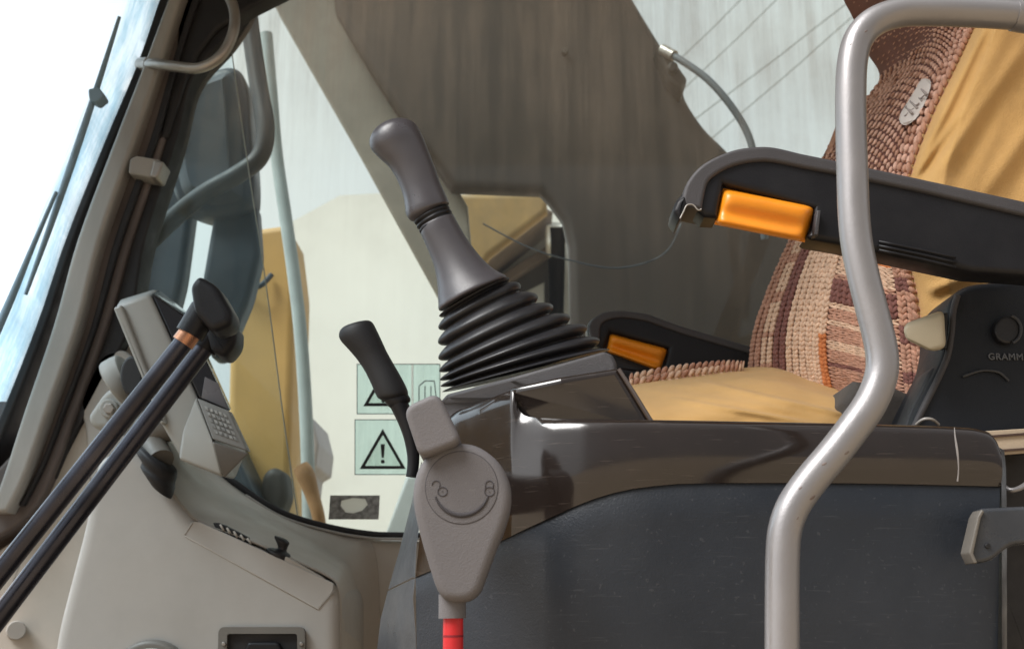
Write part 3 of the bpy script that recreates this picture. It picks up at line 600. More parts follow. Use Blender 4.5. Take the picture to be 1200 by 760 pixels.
# ---------------------------------------------------------------- short black lever
al = thing('short_lever', 'short lever with matt black grip rising behind the lock lever', 'lever', tuple(P(484, 545, 1.10)))
z6 = lambda a: tuple(v for v in (250+a[0]/2.452, 330+a[1]/2.452, 250+a[2]/2.452, 330+a[3]/2.452))
ringloft('grip', [z6(a) for a in ((398, 126, 412, 122), (376, 130, 438, 112), (363, 144, 456, 116), (364, 166, 470, 140), (390, 196, 487, 176), (412, 222, 498, 200), (434, 254, 517, 234), (452, 290, 540, 274), (466, 322, 556, 306), (476, 336, 560, 322), (500, 346, 556, 330))], 1.10, black, al, dr=.8, sub=4)
ringloft('lever_neck', [z6(a) for a in ((490, 338, 558, 322), (496, 350, 566, 334), (508, 362, 566, 344), (514, 366, 560, 348))], 1.10, blackpl, al, dr=.8, sub=2)
tube('stem', [P(250+a/2.452, 330+b/2.452, 1.10) for a, b in ((534, 352), (552, 395), (566, 440), (574, 490), (574, 528), (570, 560))], [.0095, .0085, .0075, .0065, .006, .006], blackpl, al, n=14)

# ---------------------------------------------------------------- left console (nearest)
def yc(x):
    pts = [(430, 1.20), (443, 1.14), (470, 1.06), (487, .985), (520, .955), (560, .925), (600, .90), (640, .880), (680, .868), (740, .861), (800, .86), (1300, .86)]
    for (a, ya_), (b, yb_) in zip(pts[:-1], pts[1:]):
        if x <= b: t = max(0, (x-a)/(b-a)); return ya_+(yb_-ya_)*t
    return .86
lc = thing('control_console', 'dark console with grained panel and glossy brown upper trim beneath the seat', 'console', tuple(P(850, 880, .95)))
top = crom([(500, 562), (504, 530), (514, 504), (531, 482), (550, 474), (575, 464)], 4)+crom([(598, 455), (602, 458), (605, 468), (609, 479), (620, 486), (650, 488)], 4)+crom([(680, 488.5), (800, 490), (1000, 494), (1118, 497.5), (1150, 501), (1164, 508), (1171, 524)], 6)
bot_c = crom([(487, 676), (503, 669), (545, 652), (588, 633), (615, 620), (641, 608), (681, 590), (720, 577), (760, 570), (820, 566), (1000, 566), (1180, 570)], 10)
def by(x):
    for (a, b), (c, d) in zip(bot_c[:-1], bot_c[1:]):
        if x <= c: return b+(d-b)*max(0, (x-a)/(c-a))
    return bot_c[-1][1]
xs_bot = [487+(x-500)*(1172-487)/(1171-500) if True else 0 for x, y in top]
def W(px, py, dy=0.0): 
    p = P(px, py, yc(px)); return Vector((p.x, p.y+dy, p.z))
rows = []
topP = [W(x, y) for x, y in top]
def backrow(row, dy, k=1): return [Vector((p.x, p.y+dy, p.z+.0)) for p in row]
rows.append(backrow(topP, .22)); 
rows.append(backrow(topP, .010))
rows.append([Vector((p.x, p.y+.002, p.z-.0012)) for p in topP]); 
for k in range(1, 12):
    t = .01+.99*k/11; rows.append([W(x+(xb-x)*t, y+(by(xb)-y)*t, -.004*math.sin(math.pi*t)-.001) for (x, y), xb in zip(top, xs_bot)])
botP = rows[-1]; rows.append([Vector((p.x, p.y+.006, p.z-.001)) for p in botP])
o = loft('upper_trim', rows, trim, lc, sharp=60)
# grained body under the trim
rows = [[Vector((p.x, p.y+.02, p.z+.004)) for p in botP], [Vector((p.x, p.y+.0035, p.z+.003)) for p in botP], [Vector((p.x, p.y+.0015, p.z-.0012)) for p in botP]]
for k in range(1, 9):
    t = k/8; rows.append([W(xb+2*t, by(xb)+(900-by(xb))*t, .002+.012*t*t) for xb in xs_bot])
loft('grained_panel', rows, body, lc, sharp=60)
# right end of the console turning back
e = [(1171, 524), (1173, 545), (1173.5, 570), (1174, 640), (1174, 760), (1172, 900)]
loft('end_panel', [[W(x, y) for x, y in e], [W(x, y)+Vector((.010, .014, 0)) for x, y in e], [W(x, y)+Vector((.016, .06, 0)) for x, y in e], [W(x, y)+Vector((.016, .30, 0)) for x, y in e]], darkside, lc)
# left end facing the windshield
e0 = [(500, 562), (494, 600), (488, 640), (486.5, 676)]; e1 = [(494, 540), (482, 590), (468, 645), (455, 690)]
loft('end_trim', [[P(x, y, .985) for x, y in e0], [P(x-3, y, .992) for x, y in e0], [P(x, y, 1.10) for x, y in e1], [P(x, y, 1.3) for x, y in e1]], endm, lc)
e0 = [(486.5, 678), (484, 700), (487, 740), (492, 900)]; e1 = [(454.5, 692), (446, 725), (442, 760), (440, 900)]
loft('end_panel', [[P(x, y, .988) for x, y in e0], [P(x-3, y, .995) for x, y in e0], [P(x, y, 1.10) for x, y in e1], [P(x, y, 1.3) for x, y in e1]], endm, lc)
# raised block that carries the joystick
prism('joystick_block', rc([(560, 520, 0), (560, 478, 0), (602, 452, 3), (660, 440, 4), (724, 430, 4), (765, 497, 2), (765, 520, 0)], 3), .884, 1.13, trim, lc, r=.005, yf=lambda x, y: max(0, (640-x))*.00045)
tube('block_edge', [P(725, 432, .8835), P(745, 463, .8835), P(764, 494, .8835)], .0016, MATS['bronze_channel'], lc, n=8, spline=False)
tube('worn_trim_mark', [W(1118, 501, -.001), W(1117, 512, -.004), W(1119, 530, -.005), W(1121, 550, -.004), W(1121, 564, -.002)], [.0003, .0006, .0009, .0005, .0007], M('paint_drip', (.30, .28, .27), .8), lc, n=6)
prism('boot_flange', rc([(516, 470), (524, 461), (600, 441), (708, 411), (718, 415), (723, 425), (726, 470), (600, 500), (535, 515), (516, 500)], 3), .905, 1.12, padm, lc, r=.003, yf=lambda x, y: max(0, yc(x)+.014-.905))

# ---------------------------------------------------------------- joystick with bellows
js = thing('joystick', 'tall grey control stick with ribbed black rubber boot on the console', 'joystick', tuple(P(610, 450, 1.01)))
z2 = lambda a, d=None: tuple(v for v in (400+a[0]/2.112, 120+a[1]/2.112, 400+a[2]/2.112, 120+a[3]/2.112)) + ((d,) if d else ())
grip = [z2(a, d) for a, d in (((112, 54, 122, 50), .9), ((92, 62, 146, 42), .9), ((77, 78, 168, 45), .85), ((70, 97, 184, 54), .8), ((74, 116, 198, 76), .8), ((92, 136, 209, 102), .8), ((118, 160, 222, 136), .85), ((136, 188, 234, 166), .85), ((148, 216, 245, 198), .85), ((155, 240, 256, 222), .85), ((158, 262, 264, 240), .85), ((160, 276, 266, 247), .85), ((168, 290, 266, 250), .85), ((184, 297, 258, 256), .8))]
ringloft('grip', grip, 1.0, joym, js, sub=4, n=40)
rg = []
for k in range(3):
    lx, ly, rx, ry = 181+k*6, 293+k*11, 267+k*5, 255+k*10
    rg += [z2((lx+3, ly, rx-3, ry)), z2((lx, ly+2.5, rx, ry+2.5)), z2((lx, ly+6.5, rx+1.5, ry+6.5)), z2((lx+3, ly+9.5, rx-1, ry+9.0))]
ringloft('grip_collar', rg, 1.0, blackpl, js, sub=2, n=40, dr=.85)
ringloft('flared_skirt', [z2(a) for a in ((194, 312, 278, 278), (197, 326, 284, 290), (206, 347, 294, 308), (217, 372, 308, 332), (227, 398, 325, 357), (234, 425, 346, 383), (238, 455, 368, 405), (239, 482, 388, 419), (240, 500, 404, 427), (240, 509, 409, 431), (243, 515, 409, 435))]+[z2((252, 514, 402, 440)), z2((270, 505, 388, 446))], 1.0, joym, js, sub=3, n=44, dr=.9, tilt=.16)
ends = [z2(a) for a in ((242, 528, 415, 434), (240, 556, 440, 447), (239, 592, 482, 474), (240, 632, 521, 500), (242, 664, 562, 526), (244, 686, 606, 553), (246, 702, 638, 586), (250, 716, 664, 612))]
bl = []; NN = 14
dense = crom(ends, NN)
for i, q in enumerate(dense):
    t = i/NN; s = .80+.20*abs(math.cos(math.pi*t))**.7
    cx, cy = (q[0]+q[2])/2, (q[1]+q[3])/2
    bl.append((cx+(q[0]-cx)*s, cy+(q[1]-cy)*s, cx+(q[2]-cx)*s, cy+(q[3]-cy)*s))
ringloft('rubber_boot', bl, 1.01, boot, js, sub=1, n=64, dr=.80, tilt=.17)

# ---------------------------------------------------------------- safety lock lever
lk = thing('lock_lever', 'grey safety lock lever with padlock symbols and red taped rod', 'lever', tuple(P(530, 800, .80)))
pad = crom([(540, 518), (562, 523), (584, 540), (597, 564), (599, 588), (592, 616), (580, 646), (569, 676), (562, 693), (550, 703), (534, 705), (520, 701), (511, 688), (503, 664), (493, 630), (485, 596), (484, 572), (490, 548), (503, 531), (520, 521)], 5, True)
prism('paddle', pad, .795, .832, lockm, lk, r=.0062, seg=5)
prism('head', rc([(472, 477, 14), (513, 458, 14), (542, 517, 13), (492, 537, 14)], 14, 7), .785, .84, lockm, lk, r=.0042, seg=5)
bm = bmesh.new(); frame_bm(bm, circle(541, 571, 43, 64), circle(541, 571, 42.2, 64), .7948, .797); finish(bm, 'disc_groove', lockdk, lk, smooth=False)
bm = bmesh.new(); prism_bm(bm, circle(541, 571, 42.2, 64), .7946, .797, .0002, 2); dk = finish(bm, 'disc', M('lock_disc_plastic', (.142, .133, .137), .7, bump=.9, bscale=1300, var=.05, speck=.3, dcol=(.19, .18, .18)), lk, sharp=40)
bm = bmesh.new(); Yk = .7937
Yk = .7945
for k in range(46):      # crescent of fine moulded ticks
    a = R(20+140*k/45); h = .6+1.9*math.sin(math.pi*(.08+.84*k/45))
    tube_bm(bm, [P(541+(32.5-h)*math.cos(a), 571+(32.5-h)*math.sin(a), Yk), P(541+(32.5+h)*math.cos(a), 571+(32.5+h)*math.sin(a), Yk)], .00062, 6, 1, 1, True, False)
def icon(cx, cy, open_):
    tube_bm(bm, [P(cx+5.6*math.cos(a*math.pi/10), cy+5.2*math.sin(a*math.pi/10), Yk) for a in range(21)], .00042, 6, 1)
    prism_bm(bm, circle(cx, cy, .7, 10), Yk-.0003, Yk+.0006, 0)
    sx = cx-7.5 if open_ else cx
    pth = [(sx+4.6*math.cos(R(a)), cy-8+4.6*math.sin(R(a))) for a in range(180 if not open_ else 175, 361 if not open_ else 400, 20)]
    if open_: tube_bm(bm, [P(x, y, Yk) for x, y in pth], .00042, 6, 1)
    else: tube_bm(bm, [P(cx-4.4, cy-3.2, Yk)]+[P(x, y, Yk) for x, y in pth]+[P(cx+4.4, cy-3.2, Yk)], .00042, 6, 1)
icon(518.5, 575.5, True); icon(573.5, 575.5, False)
finish(bm, 'lock_symbol', lockdk, lk)
tube('ferrule', [P(530, 696, .812), P(530, 724, .812)], .0098, MATS['lock_lever_plastic'], lk, n=24, spline=False)
tube('rod', [P(531, 722, .812), P(531, 900, .812)], .0072, redm, lk, n=24, spline=False)
tube('tape_ring', [P(531, 743.5, .812), P(531, 746, .812)], .0074, M('tape_seam', (.25, .01, .02), .6), lk, n=24, spline=False)
tube('pivot', [P(541, 575, .83), P(541, 575, .99)], .02, black, lk, n=20, spline=False)

# ---------------------------------------------------------------- seat
st = thing('driver_seat', 'driver seat in tan cloth under a hand knitted cover', 'seat', tuple(P(1000, 800, 1.25)))
Ledge = crom([(876, 470), (877, 432), (884, 385), (903, 332), (925, 282), (950, 222), (968, 176), (1000, 132), (1031, 92), (1016, 60), (1004, 28)], 6)
Redge = crom([(1088, 480), (1085, 455), (1081, 410), (1073, 345), (1061, 300), (1056, 262), (1066, 205), (1092, 135), (1121, 76), (1140, 36), (1150, 12)], 6)
YL, YR = 1.42, 1.09
def knit_surface(u, v):
    k = v*(len(Ledge)-1); i = min(int(k), len(Ledge)-2); f = k-i
    a = P(Ledge[i][0]*(1-f)+Ledge[i+1][0]*f, Ledge[i][1]*(1-f)+Ledge[i+1][1]*f, YL)
    b = P(Redge[i][0]*(1-f)+Redge[i+1][0]*f, Redge[i][1]*(1-f)+Redge[i+1][1]*f, YR)
    p = a*(1-u)+b*u
    p.y -= .045*math.sin(math.pi*min(1, u*1.15)); p.x -= .012*math.sin(math.pi*u)*math.sin(math.pi*min(1, v*2.2))
    return p
def knit_frame(S, u, v):
    p = S(u, v); e = 1e-3
    du = (S(min(1, u+e), v)-S(max(0, u-e), v)); dv = (S(u, min(1, v+e))-S(u, max(0, v-e)))
    U = du.normalized(); Vv = dv.normalized(); Nn = U.cross(Vv).normalized()
    if Nn.y > 0: Nn = -Nn
    return p, U, Vv, Nn
def blob(bm, c, ax, bx, cx, mi, ns=6):
    """one yarn strand: a small ellipsoid"""
    rings = []
    for j, la in enumerate((-60, -20, 20, 60)):
        cl_, s_ = math.cos(R(la)), math.sin(R(la))
        rings.append([bm.verts.new(c+ax*s_+bx*cl_*math.cos(2*math.pi*k/ns)+cx*cl_*math.sin(2*math.pi*k/ns)) for k in range(ns)])
    t = bm.verts.new(c-ax); b = bm.verts.new(c+ax)
    for k in range(ns):
        kk = (k+1) % ns
        bm.faces.new((t, rings[0][kk], rings[0][k])).material_index = mi; bm.faces.new((b, rings[-1][k], rings[-1][kk])).material_index = mi
        for a, q in zip(rings[:-1], rings[1:]): bm.faces.new((a[k], a[kk], q[kk], q[k])).material_index = mi
def stitch_v(bm, S, u, v, wu, hv, mi, along_v=True):
    """one knitted stitch: two strands leaning into a V"""
    p, U, Vv, Nn = knit_frame(S, u, v)
    for s in (-1, 1):
        jit = random.uniform(.88, 1.12)
        if along_v: ax = (Vv*hv*.62+U*s*wu*.20)*jit; c = p+U*s*wu*.24
        else: ax = (U*wu*.62+Vv*s*hv*.20)*jit; c = p+Vv*s*hv*.24
        sd_ = ax.cross(Nn).normalized()
        th = (wu if along_v else hv)*.245
        blob(bm, c+Nn*th*.3+Nn*random.uniform(-.0005, .0005), ax, sd_*th, Nn*th*.7, mi)
ground_rows = [[knit_surface(i/24, j/60)+Vector((0, .002, 0)) for i in range(25)] for j in range(61)]
VSPLIT = .504
bm = bmesh.new()
# lower field: braided border columns on the left, horizontal bands in the middle
NU = 24; rowsN = 46; JS = 30/46
for j in range(rowsN):
    v = (j+.5)/rowsN*VSPLIT; a, b = knit_surface(0, v), knit_surface(1, v); hv = (knit_surface(.5, (j+1)/rowsN*VSPLIT)-knit_surface(.5, j/rowsN*VSPLIT)).length
    wu = (b-a).length/NU
    jr = j; j = int(j*JS)
    for i in range(NU):
        u = (i+.5)/NU; uu = u
        if u < .07: c = 'pink'; al_ = True
        elif u < .16: c = 'cream' if (j % 5) else 'pink'; al_ = True
        elif u < .27: c = 'brown'; al_ = True
        elif u < .46: c = 'cream'; al_ = True
        elif u < .50: c = ('rust' if j < 11 else 'cream'); al_ = True
        elif u > .93: c = 'pink' if (j//2) % 3 else 'brown'; al_ = True
        else:
            al_ = j in (15, 16, 25, 26)
            seq = {4: 'pink', 5: 'pink', 6: 'brown', 7: 'pink', 8: 'pink', 9: 'cream', 10: 'pink', 11: 'pink', 12: 'cream', 13: 'pink', 14: 'cream', 15: 'brown', 16: 'brown', 17: 'pink', 18: 'cream', 19: 'cream', 20: 'cream', 21: 'rust', 22: 'cream', 23: 'cream', 24: 'cream', 25: 'brown', 26: 'brown', 27: 'rust', 28: 'cream', 29: 'pink'}
            c = seq.get(j, 'pink')
            if j == 6 and u > .7: c = 'pink'
        stitch_v(bm, knit_surface, u, v, wu, hv, YK.index(c), al_)
kc = finish(bm, 'knitted_cover', YM, st, sharp=None)
# upper field: open net of small knots
bm = bmesh.new(); NU2, NV2 = 20, 31
for j in range(NV2):
    for i in range(NU2):
        v = VSPLIT+(1-VSPLIT)*(j+.5)/NV2; u = (i+.5+.25*(j % 2))/(NU2+.5)
        a, b = knit_surface(0, v), knit_surface(1, v); wu = (b-a).length/NU2
        hv = (knit_surface(.5, min(1, VSPLIT+(1-VSPLIT)*(j+1)/NV2))-knit_surface(.5, VSPLIT+(1-VSPLIT)*j/NV2)).length
        p, U, Vv, Nn = knit_frame(knit_surface, u, v); jt = random.uniform(.85, 1.1)
        border = i > NU2-4
        mi = YK.index('pink' if random.random() < .3 else 'net')
        blob(bm, p+Nn*wu*.08, (Vv*.42*hv+U*.06*wu)*jt, U*wu*.25, Nn*wu*.11, mi)
        if random.random() < .8: blob(bm, p+U*wu*.5-Vv*hv*.3, (U*.30*wu+Vv*.18*hv)*jt, Vv*hv*.13, Nn*wu*.10, YK.index('net'))
        if border: blob(bm, p+U*wu*.4+Nn*wu*.16, Vv*hv*.5, U*wu*.22, Nn*wu*.2, mi)
finish(bm, 'knitted_net', YM, st)
loft('backrest_front', ground_rows, yk['base'], st, sharp=None)
# tan side of the backrest
def fold(x, y, s): return s*(noise.noise(Vector((x*.010+y*.004, y*.006-x*.003, 3.1)))*1.0+.5*noise.noise(Vector((x*.03+y*.012, y*.008, 7))))
rows = []
for j in range(0, 141):
    k = j/140*(len(Redge)-1); i = min(int(k), len(Redge)-2); f = k-i
    rx, ry = Redge[i][0]*(1-f)+Redge[i+1][0]*f, Redge[i][1]*(1-f)+Redge[i+1][1]*f
    row = []
    for q in range(91):
        t = q/90; x = rx-2+(1290-rx)*t; y = ry+(-14*t if ry < 300 else 10*t)
        yy = YR+.004-.055*min(1, t*5)**.6+.03*t
        yy += fold(x, y, .009)*min(1, t*4)
        # one sharp pleat running from the border up to the right
        for (x0, y0, x1, y1, am, wd) in ((1078, 190, 1150, 40, .007, 6), (1100, 200, 1196, 60, .004, 9), (1072, 206, 1120, 140, .004, 4), (1150, 230, 1230, 120, .004, 10), (1090, 340, 1150, 318, .005, 6)):
            dx, dy_ = x1-x0, y1-y0; L2 = math.hypot(dx, dy_); al_ = ((x-x0)*dx+(y-y0)*dy_)/L2/L2; pe = ((x-x0)*dy_-(y-y0)*dx)/L2
            wgt = max(0, min(1, (al_+.1)*5))*max(0, min(1, (1.2-al_)*4))
            yy -= am*wgt*(math.exp(-(pe/wd)**2)-.6*math.exp(-((pe+2*wd)/(wd*1.3))**2))
        row.append(P(x, y, yy))
    rows.append(row)
loft('backrest_side', rows, tanm, st, sharp=None)
bm = bmesh.new(); pth = [Redge[int(i/90*(len(Redge)-1))] for i in range(91)]
for i in range(0, 90):
    a = P(*pth[i], YR-.006); b = P(*pth[i+1], YR-.006)
    if (b-a).length < 1e-5: continue
    d = (b-a); c = (a+b)/2; n_ = Vector((0, -1, 0)); s_ = d.cross(n_).normalized()
    for s in (-1, 1): blob(bm, c+s_*s*.0032+n_*.002, d*.55+s_*s*.002, s_*.0034, n_*.0034, YK.index('pink' if i % 3 else 'cream'))
finish(bm, 'cover_border', YM, st)
# headrest in the same net
HL = crom([(1004, 30), (994, 22), (984, 8), (982, -14), (992, -40)], 6); HR = crom([(1152, 26), (1156, 18), (1160, 8), (1160, -14), (1156, -40)], 6)
def head_surface(u, v):
    k = v*(len(HL)-1); i = min(int(k), len(HL)-2); f = k-i
    a = P(HL[i][0]*(1-f)+HL[i+1][0]*f, HL[i][1]*(1-f)+HL[i+1][1]*f, 1.36); b = P(HR[i][0]*(1-f)+HR[i+1][0]*f, HR[i][1]*(1-f)+HR[i+1][1]*f, 1.11)
    p = a*(1-u)+b*u; p.y -= .06*math.sin(math.pi*u)**.6+.02*math.sin(math.pi*v); return p
bm = bmesh.new()
for j in range(13):
    for i in range(20):
        u, v = (i+.5+.25*(j % 2))/20.5, (j+.5)/13; p, U, Vv, Nn = knit_frame(head_surface, u, v)
        wu = (head_surface(1, v)-head_surface(0, v)).length/18; hv = (head_surface(u, (j+1)/13)-head_surface(u, j/13)).length
        blob(bm, p+Nn*wu*.1, Vv*.45*hv+U*.06*wu, U*wu*.28, Nn*wu*.13, YK.index('net' if (i*7+j*3) % 4 else 'pink'))
finish(bm, 'headrest_cover', YM, st)
loft('headrest', [[head_surface(i/20, j/14)+Vector((0, .002, 0)) for i in range(21)] for j in range(15)], yk['base'], st, sharp=None)
# far side of the cover that wraps behind the rail
tube('cover_roll', [P(976, 196, 1.40), P(986, 172, 1.40), P(996, 146, 1.40), P(1008, 124, 1.41)], [.014, .017, .016, .010], yk['pink'], st, n=16)
# woven label on the cover
lp = [(1054, 136), (1062, 122), (1072, 106), (1080, 93), (1090, 94), (1090, 104), (1084, 120), (1076, 136), (1064, 146), (1056, 145)]
def lab_pt(x, y, off):
    best = None
    for j in range(30, 61):
        for i in range(25):
            p = ground_rows[j][i]; d = p-CAM; px = 600+F*d.x/(d.y*cp+d.z*sp); py = 380-F*(d.z*cp-d.y*sp)/(d.y*cp+d.z*sp)
            e_ = (px-x)**2+(py-y)**2
            if best is None or e_ < best[0]: best = (e_, p)
    return P(x, y, best[1].y+off)
bm = bmesh.new(); oc = crom(lp, 3, True); f1 = [bm.verts.new(lab_pt(x, y, -.026)) for x, y in oc]; f2 = [bm.verts.new(lab_pt(x, y, -.020)) for x, y in oc]
bm.faces.new(f1); bm.faces.new(list(reversed(f2)))
for i in range(len(oc)): j = (i+1) % len(oc); bm.faces.new((f1[i], f1[j], f2[j], f2[i]))
lb = finish(bm, 'sewn_label', patchm, st, smooth=False, label='small white woven label on the knitted cover')
bm = bmesh.new()
for (x, y) in ((1064, 128), (1070, 122), (1076, 114), (1081, 106)):
    a, b = lab_pt(x-3, y-3, -.0275), lab_pt(x+5, y+5, -.0275); tube_bm(bm, [a, b], .0014, 6, 1, 1, True, False)
for (x, y) in ((1062, 137), (1068, 132), (1074, 126), (1080, 117)):
    a, b = lab_pt(x-2, y-1, -.0275), lab_pt(x+3, y-5, -.0275); tube_bm(bm, [a, b], .0009, 6, 1, 1, True, False)
finish(bm, 'label_stitching', patchink, lb)
# cushion in loose tan cloth
topc = crom([(730, 452), (745, 447), (790, 441), (850, 433), (906, 429), (945, 435), (985, 442), (1012, 458), (1045, 494), (1052, 540)], 8)
rows = []
for j in range(73):
    t = j/72; row = []
    for (x, y) in crom(topc, 3):
        yb = 545; yv = y+(yb-y)*t; lift = 0
        yy = 1.38-.30*math.sin(min(1, t*1.6)*math.pi/2)**.55
        s = (x-730)/320
        yy += .004*math.sin((yv-y*.55)*.16+x*.012)*min(1, t*3)*math.exp(-((s-.55)/.45)**2)+fold(x*1.3, yv*3, .0035)*min(1, t*4)
        for (x0, y0, x1, y1, am, wd) in ((815, 447, 1000, 489, .006, 3.2), (790, 468, 940, 495, .0045, 3.2), (905, 432, 950, 441, .004, 2.5), (755, 456, 850, 470, .003, 3), (925, 454, 1015, 476, .004, 3.5), (860, 440, 960, 456, .0025, 3), (770, 447, 830, 455, .003, 3), (950, 446, 1000, 462, .003, 2.5)):
            dx, dy_ = x1-x0, y1-y0; L2 = math.hypot(dx, dy_); al_ = ((x-x0)*dx+(yv-y0)*dy_)/L2/L2; pe = ((x-x0)*dy_-(yv-y0)*dx)/L2
            wgt = max(0, min(1, (al_+.12)*5))*max(0, min(1, (1.15-al_)*4))
            hgt = wgt*(math.exp(-(pe/wd)**2)-.7*math.exp(-((pe-2.0*wd)/(wd*1.2))**2))
            yy -= am*hgt; lift += am*330*hgt
        row.append(P(x, yv-lift*min(1, t*5), yy))
    rows.append(row)
loft('cushion', rows, tanm, st, sharp=None)
for (dy, dr) in ((0, 0), (7, .0)):
    bm = bmesh.new()
    pp = crom([(738, 446+dy), (775, 438.5+dy), (815, 433+dy), (850, 430+dy*.8), (872, 431+dy*.5)], 5)
    for (a, b) in zip(pp[:-1], pp[1:]):
        A_, B_ = P(*a, 1.34-dy*.004), P(*b, 1.34-dy*.004); d = B_-A_; n_ = Vector((0, -1, 0)); s_ = d.cross(n_).normalized()
        for s in (-1, 1): blob(bm, (A_+B_)/2+s_*s*.004, d*.62+s_*s*.0035, s_*.0045, n_*.0045, YK.index('cream' if random.random() < .5 else 'pink'))
    finish(bm, 'cushion_border', YM, st)
prism('seat_base', rc([(990, 470), (1002, 444), (1050, 452), (1090, 470), (1090, 560), (990, 560)], 3), 1.085, 1.30, weave, st, r=.01)

# seat side cover with recline knob
prism('side_cover', crom([(1062, 520), (1072, 486), (1088, 452), (1102, 425), (1108, 400), (1110, 372), (1118, 346), (1138, 333), (1180, 328)], 4)+[(1250, 322), (1250, 520)], 1.00, 1.075, darkside, st, r=.006)
prism('cover_flange', crom([(1060, 505), (1070, 478), (1082, 450), (1092, 432), (1108, 425), (1100, 455), (1084, 490), (1078, 505)], 4, True), 1.012, 1.05, M('flange_grey', (.04, .042, .047), .5, bump=.3), st, r=.004)
tube('cover_rib', [P(x, y, .999) for x, y in ((1069, 505), (1082, 478), (1098, 446), (1110, 418), (1115, 390), (1117, 365), (1122, 346))], .003, MATS['textured_grey_plastic'], st, n=12)
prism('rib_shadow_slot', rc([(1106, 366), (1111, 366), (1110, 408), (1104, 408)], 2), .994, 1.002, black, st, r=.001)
kn = hexa('recline_knob', [P(1057, 380, .965), P(1106, 364, .965), P(1109, 408, .965), P(1092, 413, .965), P(1060, 398, .965)], [P(1063, 378, 1.0), P(1106, 362, 1.0), P(1108, 406, 1.0), P(1094, 410, 1.0), P(1066, 396, 1.0)], cream, st, bev=.006)
bm = bmesh.new(); prism_bm(bm, circle(1181, 386, 15, 32, 16), .992, 1.003, .002); finish(bm, 'pivot_recess', black, st, sharp=40)
tube('pivot_rim', [P(1181+15.5*math.cos(R(a)), 386+16.5*math.sin(R(a)), .991) for a in range(-75, 80, 12)], .0016, MATS['flange_grey'], st, n=8)
tube('cover_crease', [P(1128, 441, .999), P(1150, 434, .998), P(1170, 436, .998), P(1182, 446, .999)], .0014, MATS['flange_grey'], st, n=8)
fcv = bpy.data.curves.new('embossed_lettering', 'FONT'); fcv.body = 'GRAMMER'; fcv.size = .0086; fcv.extrude = .0006; fcv.bevel_depth = .00025; fcv.space_character = 1.12
fo = bpy.data.objects.new('embossed_lettering', fcv); COL.objects.link(fo); fcv.materials.append(M('emboss_grey', (.11, .115, .125), .4))
me = bpy.data.meshes.new_from_object(fo); bpy.data.objects.remove(fo)
fo = link('embossed_lettering', me, None, st); fo.rotation_euler = (R(90), R(1), 0); fo.location = P(1158, 421, .9992)-Vector(st.location)
# armrests: parts of the seat
def armrest(name, outline, padl, btn, core, Y0, Y1, label, extra=None):
    a = prism(name, outline, Y0, Y1, blackpl, st, r=.006*Y0, seg=4, label=label)
    prism('top_pad', padl, Y0-.0035, Y1+.0035, padm, a, r=.003)
    prism('inner_core', core, Y0+.010, Y1-.004, black, a, r=.002)
    TL, TR, BR, BL = btn; rows = []
    for j in range(25):
        v = j/24; row = []
        for i in range(41):
            u = i/40; x = (TL[0]*(1-u)+TR[0]*u)*(1-v)+(BL[0]*(1-u)+BR[0]*u)*v; y = (TL[1]*(1-u)+TR[1]*u)*(1-v)+(BL[1]*(1-u)+BR[1]*u)*v
            eu, ev = abs(2*u-1), abs(2*v-1); edge = eu**14+ev**9
            yy = Y0-.005*Y0+.016*Y0*min(1, edge)+.006*Y0*math.exp(-((v-.62)/.2)**2)*max(0, 1-eu**6)
            row.append(P(x, y, yy))
        rows.append(row)
    b = loft('release_handle', rows, orange, a, sharp=None)
    return a
o1 = crom([(796, 256), (789, 247), (793, 234), (801, 224), (808, 209), (826, 190), (858, 175.5), (885, 171.5), (908, 172.5), (938, 180), (980, 188.5), (1080, 210), (1250, 247)], 4)+[(1250, 326), (1200, 322), (1140, 318), (1060, 301), (985, 285), (950, 279), (946, 276), (953, 266), (955, 243), (900, 228), (848, 214), (841, 254), (826, 253), (818, 246), (810, 240), (803, 242)]
p1 = crom([(803, 241), (800, 232), (806, 212), (825, 191), (857, 176), (885, 171.3), (908, 172), (938, 179)], 4)+[(980, 187.5), (1080, 209), (1250, 246), (1250, 264), (1080, 224), (980, 203)]+crom([(940, 195.5), (898, 188), (860, 193.5), (833, 209), (826, 227), (823, 245)], 4)
b1 = [(847, 220), (957, 241), (943, 284), (837, 263)]
ar1 = armrest('armrest', o1, p1, b1, [(838, 206), (965, 236), (962, 276), (946, 274), (842, 242)], .93, .965, 'near armrest, large in view, with long orange release handle')
bm = bmesh.new(); prism_bm(bm, [(958, 246), (962, 246), (959, 275), (954, 275)], .922, .935, .001); finish(bm, 'handle_slot_edge', MATS['textured_grey_plastic'], ar1)
bm = bmesh.new()
for k in range(3): tube_bm(bm, [P(1030, 283+k*5, .928), P(1080, 293+k*5.3, .928), P(1120, 302+k*5.6, .928)], .0013, 8, 2)
finish(bm, 'molded_rib', blackpl, ar1)
prism('end_cap', rc([(789, 246), (794, 234), (803, 228), (806, 240), (797, 257)], 3), .925, .968, blackpl, ar1, r=.004)
tube('end_bead', [P(x, y, .922) for x, y in ((797, 256), (801, 248), (805, 240.5), (812, 240), (818, 246), (822, 245))], .0007, alum, ar1, n=8)
o2 = crom([(694, 402), (688, 386), (692, 374), (706, 366), (730, 364), (758, 368), (800, 383), (875, 405), (960, 428)], 4)+[(960, 470), (740, 470), (720, 428), (776, 436), (783, 408), (716, 389), (708, 410)]
p2 = crom([(693, 398), (690, 384), (694, 374), (708, 365.5), (730, 363.5), (758, 367)], 4)+[(800, 382), (875, 404), (960, 427), (960, 434), (875, 413), (800, 391)]+crom([(758, 376), (730, 372), (710, 376), (704, 384), (703, 400)], 4)
